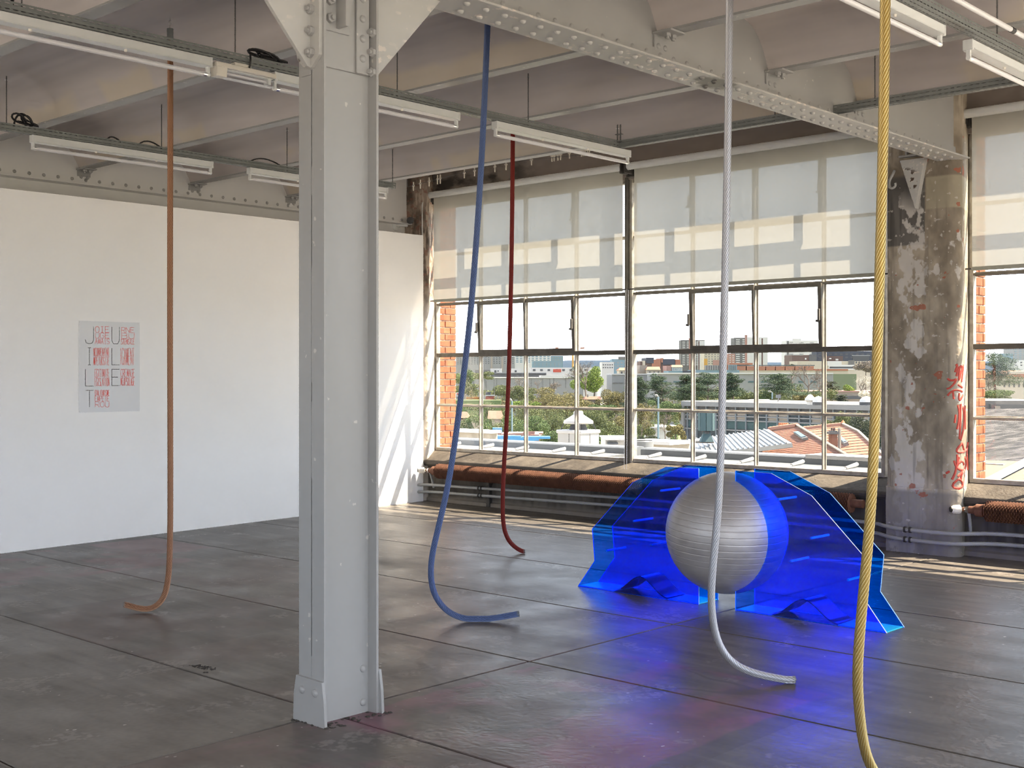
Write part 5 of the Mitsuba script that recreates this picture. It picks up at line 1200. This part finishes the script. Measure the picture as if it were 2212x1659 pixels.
 ('cottage', 'small house with a brown tiled roof among the trees between the ropes', 'house', 1063, 1085, 905, 916, 150, 8, 'out_beige', [], [('roof', 1053, 1086, 887, 905, 'glazing_clay')]),
 ('cottage', 'brown roof behind the blue rope at the left of the first window', 'house', 984, 1002, 903, 920, 150, 8, 'out_brown', [], [('roof', 984, 1010, 889, 903, 'glazing_clay')]),
 ('cottage', 'little tiled hut under the bright green tree', 'house', 1268, 1296, 863, 874, 210, 6, 'out_beige', [], [('roof', 1262, 1300, 856, 863, 'glazing_clay'), ('chimney', 1268, 1271, 852, 858, 'out_beige')]),
 ('camper_van', 'white camper van behind the zinc coping right of the ventilator', 'van', 1308, 1362, 950, 966, 42, 2.2, 'out_white', [], [('roof', 1306, 1364, 948, 951, 'white_sheet'), ('side_window', 1313, 1335, 956, 960, 'out_window')]),
 ('white_marquee', 'white vehicle roof among the bare trees left of the office block', 'van', 1405, 1448, 924, 945, 110, 5, 'out_white', [], [('roof', 1404, 1449, 922, 925, 'white_sheet')]),
]
for (nm, lab, cat, u0, u1, vt, vb, d, dep, wall, wins, extra) in TOWN:
    k = thing(nm, lab, cat); m = MB(); fbox(m, u0, u1, vt, None if d > 200 and cat not in ('train', 'truck', 'barrier') else vb + 40 if cat in ('roof', 'grass') else vb + (3 if cat in ('train', 'truck', 'barrier') else 8), d, dep); part(k, 'wall', m, wall)
    for (c_, r_, mt, v0, v1, fw, fh) in wins: windows(k, u0 + 1, u1 - 1, v0, v1, c_, r_, d, mt, fw, fh)
    for i, (pn, a, b, c_, e_, mt) in enumerate(extra):
        m = MB()
        if pn == 'roof' and cat == 'house':
            p_, q_, r_ = at(a, e_, d - .5), at(b, e_, d - .5), at(a + (b - a) * .06, c_, d + dep / 2); w_ = RT * ((b - a) * .88 * d / FOC); bk = FW * (dep + 1)
            m.add([p_, q_, q_ + bk, p_ + bk, r_, r_ + w_], [[0, 1, 5], [0, 5, 4], [2, 3, 4], [2, 4, 5], [1, 2, 5], [3, 0, 4], [0, 3, 2], [0, 2, 1]]); part(k, pn, m, mt); continue
        fbox(m, a, b, c_, e_, d - .35 - .02 * i, dep + .3 if 'roof' in pn or pn in ('parapet', 'gable') else .6); part(k, pn, m, mt)
# parked cars and clutter on the ground left of the office block
for i, (u, v, c_) in enumerate([(1385, 931, 'out_white'), (1402, 934, 'out_grey'), (1432, 928, 'out_lightgrey'), (1450, 929, 'out_white'), (1462, 926, 'out_navy'), (1395, 924, 'out_lightgrey'), (1344, 935, 'out_white')]):
    d = 13.4 * FOC / (v + 4 - HY); m = MB(); q = at(u, v, d); m.obox(q, RT * 3.6, FW * 1.7, -UP * .7); m.obox(q + RT * .7, RT * 2.1, FW * 1.6, UP * .5)
    single('parked_car', m, c_, ['white car at the left end of the car park', 'grey car second in the car park', 'light grey car under the bare tree', 'white car beside the office end wall', 'dark car nearest the office corner', 'pale car in the back row of the car park', 'white car glimpsed left of the black window post'][i], 'car')
k = thing('tarpaulin_heap', 'heap of blue tarpaulins and coloured rubbish beyond the zinc coping', 'heap')
r = rng(77)
m = MB()
for i in range(40): q = at(r.uniform(1055, 1150), r.uniform(944, 954), 60 + r.uniform(0, 6)); m.obox(q, RT * r.uniform(.3, 1.2), FW * .8 + UP * r.uniform(-.1, .1), UP * r.uniform(.1, .3))
part(k, 'pale_scraps', m, 'out_pink', stuff=True); m = MB()
for i in range(12): q = at(r.uniform(1052, 1145), r.uniform(948, 954), 58); m.obox(q, RT * r.uniform(.5, 1.4), FW * .8, UP * r.uniform(.06, .15))
m.obox(at(1064, 935, 64), RT * .35, FW * .8, UP * .25); m.obox(at(1072, 937, 64), RT * .3, FW * .8, UP * .3); part(k, 'tarpaulin', m, 'tarp_blue', stuff=True); m = MB()
for i in range(10): q = at(r.uniform(1052, 1063), r.uniform(940, 948), 62); m.obox(q, RT * .15, FW * .3, UP * .15)
part(k, 'red_scraps', m, 'out_red', stuff=True)
# street lamps, masts, crane
for (u, v0, v1, d, lab, arm) in ((1422, 857, 955, 75, 'grey street lamp in front of the bushes right of the black post', -7), (1106, 866, 955, 80, 'grey street lamp right of the red rope', -7), (1668, 848, 862, 170, 'street lamp behind the office roof', -9)):
    k = thing('street_lamp', lab, 'lamp post', 'street lamps'); px = d / FOC; q = at(u, v0, d)
    m = MB(); m.tube([q - UP * (v1 - v0) * px, q], .06 if d < 100 else .09, 8); part(k, 'pole', m, 'out_blue'); m = MB(); m.tube([q, q + RT * arm * .5 * px + UP * 3 * px, q + RT * arm * px + UP * 2.5 * px], [.05, .09, .07], 8); part(k, 'lamp_head', m, 'out_lightgrey')
for (u, v0, lab) in ((1051, 823, 'shorter dark railway mast above the red wagon'), (1068, 819, 'taller dark railway mast at the right of the red wagon'), (1188, 818, 'thin mast among the bare trees'), (1196, 817, 'second thin mast among the bare trees')):
    m = MB(); q = at(u, v0, 270); m.tube([q, q - UP * 4.6], .07, 6); single('mast', m, 'out_darkgrey', lab, 'mast')
k = thing('tower_crane', 'orange tower crane beyond the white houses', 'crane'); px = 1000 / FOC
m = MB(); q = at(1237.5, 757, 1000); m.bar(q, [q[0], q[1], GZ], 3 * px); part(k, 'mast', m, 'out_yellow')
m = MB(); m.bar(at(1198, 754.5, 1000), at(1262, 752, 1000), .7 * px); part(k, 'jib', m, 'out_orange'); m = MB(); m.bar(at(1254, 752.5, 1000), at(1262, 751.5, 1000), 3 * px); m.bar(at(1200, 752, 1000), at(1206, 752, 1000), 3 * px); part(k, 'counterweight', m, 'out_orange')
m = MB(); q = at(1691, 700, 1500); m.bar(q, q - UP * 45, .5); single('mast', m, 'out_lightgrey', 'needle-thin far mast left of the stepped white tower', 'mast')

# ---------------------------------------------------------------- outside: trees
def branches(m, p, d, L, r, depth, R, spread=.55, out=None):
    q = p + d * L; mid = p + d * L * .5 + R.normal(0, L * .05, 3)
    m.tube([p, mid, q], [r, r * .85, r * .68], 5 if depth > 1 else 3, caps=False)
    if out is not None: out.append((q, L))
    if depth <= 0: return
    for i in range(3 if depth > 1 else 4):
        e = d + R.normal(0, spread, 3) + UP * .12; e /= np.linalg.norm(e); branches(m, p + d * L * R.uniform(.55, 1), e, L * R.uniform(.6, .8), r * .6, depth - 1, R, spread, out)


def leaves(m, c, rad, n, size, R, flatten=1.0):
    """n small leaves in a lumpy crown"""
    lumps = [(c, rad * .62)] + [(c + np.array([*(R.normal(0, .5, 2) * rad[:2]), R.normal(0, .38) * rad[2]]), rad * R.uniform(.28, .5)) for _ in range(11)]
    w = np.array([np.prod(b) ** .67 for _, b in lumps]); pick = R.choice(len(lumps), n, p=w / w.sum())
    g = R.normal(0, 1, (n, 3)); g /= np.linalg.norm(g, axis=1, keepdims=True); g *= (R.uniform(.25, 1, n) ** .5)[:, None]
    P = np.array([lumps[i][0] for i in pick]) + g * np.array([lumps[i][1] for i in pick])
    a = R.normal(0, 1, (n, 3)); a /= np.linalg.norm(a, axis=1, keepdims=True); b = np.cross(a, R.normal(0, 1, (n, 3))); b /= np.linalg.norm(b, axis=1, keepdims=True); a[:, 2] *= flatten; b[:, 2] *= flatten
    s = size * R.uniform(.6, 1.4, n)[:, None]
    V = np.stack([P - a * s * .5, P + b * s * .45, P + a * s * .5, P - b * s * .45], 1).reshape(-1, 3)
    m.add(V, np.arange(4 * n).reshape(-1, 4))


def tree(kind, u, vt, vb, w, d, label, seed, group=None, pine=False, bare=False, leaf='leaf_olive', n=2200, size=2.6, bark='bark'):
    k = thing('tree' if not (vb - vt < 26 and not pine and not bare) else 'bush', label, 'tree' if not (vb - vt < 26 and not pine and not bare) else 'bush', group); R = rng(seed); px = d / FOC
    base = at(u, vb, d); H = (vb - vt) * px; W = w * px / 2; foot = np.array([base[0], base[1], min(GZ, base[2] - .1)])
    if bare:
        m = MB(); out = []; m.tube([foot, base], [H * .028, max(H * .022, px * .7)], 5); branches(m, base, UP + R.normal(0, .06, 3), H * .36, max(H * .022, px * .7), 4, R, .5, out); part(k, 'branches', m, bark)
        if leaf:
            m = MB(); top = np.array([q for q, _ in out]); P = top[R.integers(0, len(top), n)] + R.normal(0, H * .045, (n, 3))
            s = size * px * .6; a = R.normal(0, 1, (n, 3)) * s * .5; b = R.normal(0, 1, (n, 3)) * s * .3; m.add(np.stack([P - a, P + b, P + a], 1).reshape(-1, 3), np.arange(3 * n).reshape(-1, 3)); part(k, 'foliage', m, leaf, stuff=True)
        return
    m = MB(); m.tube([foot, base], [H * .035, H * .03], 6); m.tube([base, base + UP * H * .5 + R.normal(0, .04 * H, 3), base + UP * H * .75], [H * .03, H * .022, H * .01], 6)
    for i in range(5): a = R.uniform(0, 2 * PI); m.tube([base + UP * H * (.3 + .08 * i), base + UP * H * (.5 + .07 * i) + (RT * math.cos(a) + FW * math.sin(a)) * W * .6], [H * .012, H * .005], 4)
    part(k, 'trunk', m, bark)
    m = MB()
    if pine:
        for i in range(9):
            t = (i + .5) / 9; c = base + UP * H * (.30 + .64 * t) + RT * R.normal(0, W * .38 * (1.15 - t)) + FW * R.normal(0, W * .3)
            leaves(m, c, np.array([W * (.85 - .35 * t), W * (.85 - .35 * t), H * .10]), n // 9, size * px, R, .6)
    else: leaves(m, base + UP * H * .56, np.array([W * .8, W * .8, H * .40]), n, size * px, R)
    part(k, 'foliage', m, leaf, stuff=True)


tree('', 1283, 794, 872, 66, 240, 'bright green tree in fresh leaf left of the black window post', 1, leaf='leaf_spring', n=12000, size=2.0)
tree('', 1266, 766, 860, 96, 232, 'large bare tree rising in front of the bright green tree', 2, bare=True, leaf='twig', n=1400)
tree('', 1246, 790, 830, 34, 250, 'dark cedar branches left of the large bare tree', 3, pine=True, leaf='leaf_pine', n=1500)
for i, (u, vt, vb, w, d, lf, lab) in enumerate([(1380, 812, 905, 44, 190, 'leaf_pine', 'dark pine right beside the black window post'), (1428, 808, 900, 66, 200, 'leaf_pine', 'dark spreading pine second from the black window post'), (1485, 807, 890, 56, 185, 'leaf_pine', 'dark pine in front of the left tower block, with brown twigs'),
                                                  (1528, 804, 880, 76, 180, 'leaf_pine', 'broad dark pine left of the silver rope'), (1581, 806, 882, 46, 182, 'leaf_pine', 'dark pine just right of the silver rope'), (1684, 805, 875, 88, 190, 'leaf_pine', 'broad rounded dark pine above the office roof'),
                                                  (2155, 760, 862, 84, 150, 'leaf_pine', 'spreading cedar in the right-hand window'), (1818, 852, 875, 22, 215, 'leaf_dark', 'small round dark tree in front of the low beige building'), (1792, 822, 866, 34, 235, 'leaf_dark', 'dark bushy evergreen behind the low beige building')]):
    tree('', u, vt, vb, w * 1.25, d, lab, 20 + i, pine=True, leaf=lf, n=15000 if w > 40 else 4500, size=2.1)
for i, (u, vt, vb, w, d, lf, n, lab) in enumerate([
  (1005, 798, 850, 50, 300, 'leaf_green', 1500, 'green trees behind the railway at the brick edge'), (1036, 802, 826, 60, 330, 'leaf_olive', 1300, 'olive bush behind the pale warehouse end'), (1010, 830, 862, 70, 275, 'leaf_olive', 1500, 'brown-green scrub behind the lorry'), (1085, 830, 868, 80, 280, 'leaf_olive', 2200, 'olive scrub above the red wagon'),
  (1120, 832, 880, 70, 240, 'leaf_olive', 2000, 'olive thicket right of the red rope'), (1200, 838, 900, 110, 220, 'leaf_bud', 3600, 'tawny budding thicket in the middle of the first window'), (1235, 850, 915, 90, 205, 'leaf_bud', 3000, 'tawny budding trees left of the tiled hut'), (1330, 830, 905, 70, 210, 'leaf_bud', 2600, 'tawny tree right of the bright green tree'),
  (1158, 866, 884, 24, 215, 'leaf_spring', 800, 'small vivid yellow-green bush below the bare trees'), (1120, 862, 884, 50, 225, 'leaf_spring', 1000, 'yellow-green shrub beside the grass bank'), (1300, 868, 905, 60, 190, 'leaf_green', 1800, 'green bushes around the tiled hut'),
  (1020, 890, 960, 84, 120, 'leaf_green', 3000, 'green tree beyond the white roof at left'), (1085, 905, 960, 60, 110, 'leaf_olive', 2000, 'olive bush under the little brown house'), (1140, 890, 965, 110, 105, 'leaf_green', 4200, 'broad green tree in the middle of the first window, low down'), (1205, 888, 965, 90, 108, 'leaf_olive', 3000, 'olive tree left of the ventilator cap'),
  (1195, 930, 975, 70, 60, 'leaf_green', 2200, 'bright green bush touching the ventilator shaft'), (1300, 885, 965, 80, 100, 'leaf_olive', 3000, 'olive tree behind the ventilator cap'), (1345, 890, 960, 60, 104, 'leaf_bud', 2200, 'tawny tree left of the black window post, low down'), (1312, 938, 965, 50, 75, 'leaf_green', 1500, 'green bush right of the ventilator shaft'),
  (1388, 868, 930, 40, 150, 'leaf_bud', 1800, 'golden budding tree right of the black window post'), (1440, 858, 912, 70, 150, 'leaf_green', 2600, 'soft green bushes behind the street lamp'), (1395, 905, 955, 56, 110, 'leaf_olive', 1500, 'olive shrub in the car park'), (1405, 938, 958, 44, 80, 'leaf_dark', 1200, 'dark green shrub beyond the white roof edge'), (1460, 912, 950, 40, 105, 'leaf_bud', 1400, 'russet shrub beside the office end wall'),
  (1610, 840, 880, 70, 195, 'leaf_olive', 2000, 'olive scrub behind the office roof right of the silver rope'), (1650, 846, 880, 50, 192, 'leaf_green', 1500, 'green scrub left of the broad rounded pine'), (1725, 846, 878, 40, 200, 'leaf_bud', 1200, 'tawny scrub right of the broad rounded pine'), (1835, 826, 868, 40, 232, 'leaf_spring', 1300, 'light green bush behind the low beige building'),
  (1860, 886, 1000, 70, 48, 'leaf_dark', 4200, 'dark olive conifer in front of the office block beside the gold rope'), (1815, 880, 965, 50, 52, 'leaf_olive', 2400, 'olive conifer top behind the chimney stack'), (1915, 890, 1010, 46, 46, 'leaf_dark', 3000, 'dark conifer behind the gold rope'),
  (1900, 800, 850, 50, 300, 'leaf_white', 1500, 'white blossoming tree beside the gold rope'), (1868, 838, 868, 36, 215, 'leaf_white', 1100, 'white blossom bush above the office roof'), (1870, 780, 812, 60, 600, 'twig', 900, 'grey-brown copse below the white terrace'), (1705, 785, 800, 30, 650, 'leaf_dark', 500, 'dark round tree top before the white tower'),
  (2150, 838, 870, 120, 140, 'leaf_green', 2200, 'green hedge below the cedar in the right-hand window'), (1265, 880, 930, 70, 170, 'leaf_olive', 2200, 'olive bushes below the tiled hut'), (1050, 866, 890, 110, 205, 'leaf_green', 2400, 'green shrubs below the railway bank'), (1170, 900, 940, 120, 140, 'leaf_green', 2600, 'green shrubs behind the broad tree')]):
    tree('', u, vt, vb, w * 1.15, d, lab, 60 + i, leaf=lf, n=int(n * 4), size=2.0)
for nm_, lab, us_, vt_, vb_, d_, lf, sd in (('scrub', 'continuous tawny scrub filling the ground between the warehouses and the railway', (985, 1800), 858, 912, 255, 'leaf_bud', 1), ('scrub', 'continuous olive scrub in front of the pale warehouses', (985, 1480), 878, 925, 200, 'leaf_olive', 2),
                                            ('scrub', 'band of olive scrub behind the office roof below the pines', (1480, 1800), 838, 874, 214, 'leaf_olive', 4), ('undergrowth', 'continuous green undergrowth below the windows of the first bay', (985, 1470), 912, 968, 125, 'leaf_green', 3)):
    m = MB(); R = rng(500 + sd); px = d_ / FOC
    for u in np.arange(us_[0], us_[1], 17):
        leaves(m, at(u + R.uniform(-8, 8), (vt_ + vb_) / 2 + R.uniform(-8, 12), d_ + R.uniform(-6, 10)), np.array([17, 17, (vb_ - vt_) * .55]) * px * R.uniform(.8, 1.25), 1500, 2.1 * px, R)
    single(nm_, m, lf, lab, 'bushes', stuff=True)
for i, (u, vt, vb, w, d, lf, bk, lab) in enumerate([(1128, 806, 870, 50, 250, 'twig', 'bark', 'bare tree right of the red rope'), (1160, 805, 880, 60, 235, None, 'bark', 'forked bare tree beside the window bar'), (1195, 818, 860, 40, 260, 'twig', 'bark', 'small bare tree behind the tawny thicket'), (1028, 895, 962, 66, 100, None, 'bark_pale', 'pale bare tree behind the blue rope'),
                                                       (1435, 885, 962, 70, 90, None, 'bark', 'bare crooked tree in the car park'), (1385, 890, 950, 50, 100, 'leaf_bud', 'bark', 'thin bare tree right of the black post'), (1715, 780, 866, 60, 215, None, 'bark', 'tall bare tree at the right of the rounded pine'), (1748, 770, 868, 60, 210, None, 'bark', 'taller bare tree behind the office roof'),
                                                       (1772, 790, 866, 46, 220, 'twig', 'bark', 'thin bare tree above the skylight dome'), (1860, 800, 862, 60, 225, 'leaf_white', 'bark', 'bare tree in white blossom left of the gold rope'), (2140, 800, 868, 70, 140, 'twig', 'bark', 'bare brown tree in front of the cedar'), (1262, 890, 950, 70, 120, 'leaf_bud', 'bark_pale', 'budding bare tree behind the ventilator cap'), (1340, 890, 950, 56, 118, 'twig', 'bark', 'bare tree left of the black post, low down')]):
    tree('', u, vt, vb, w, d, lab, 200 + i, bare=True, leaf=lf, bark=bk, n=900)
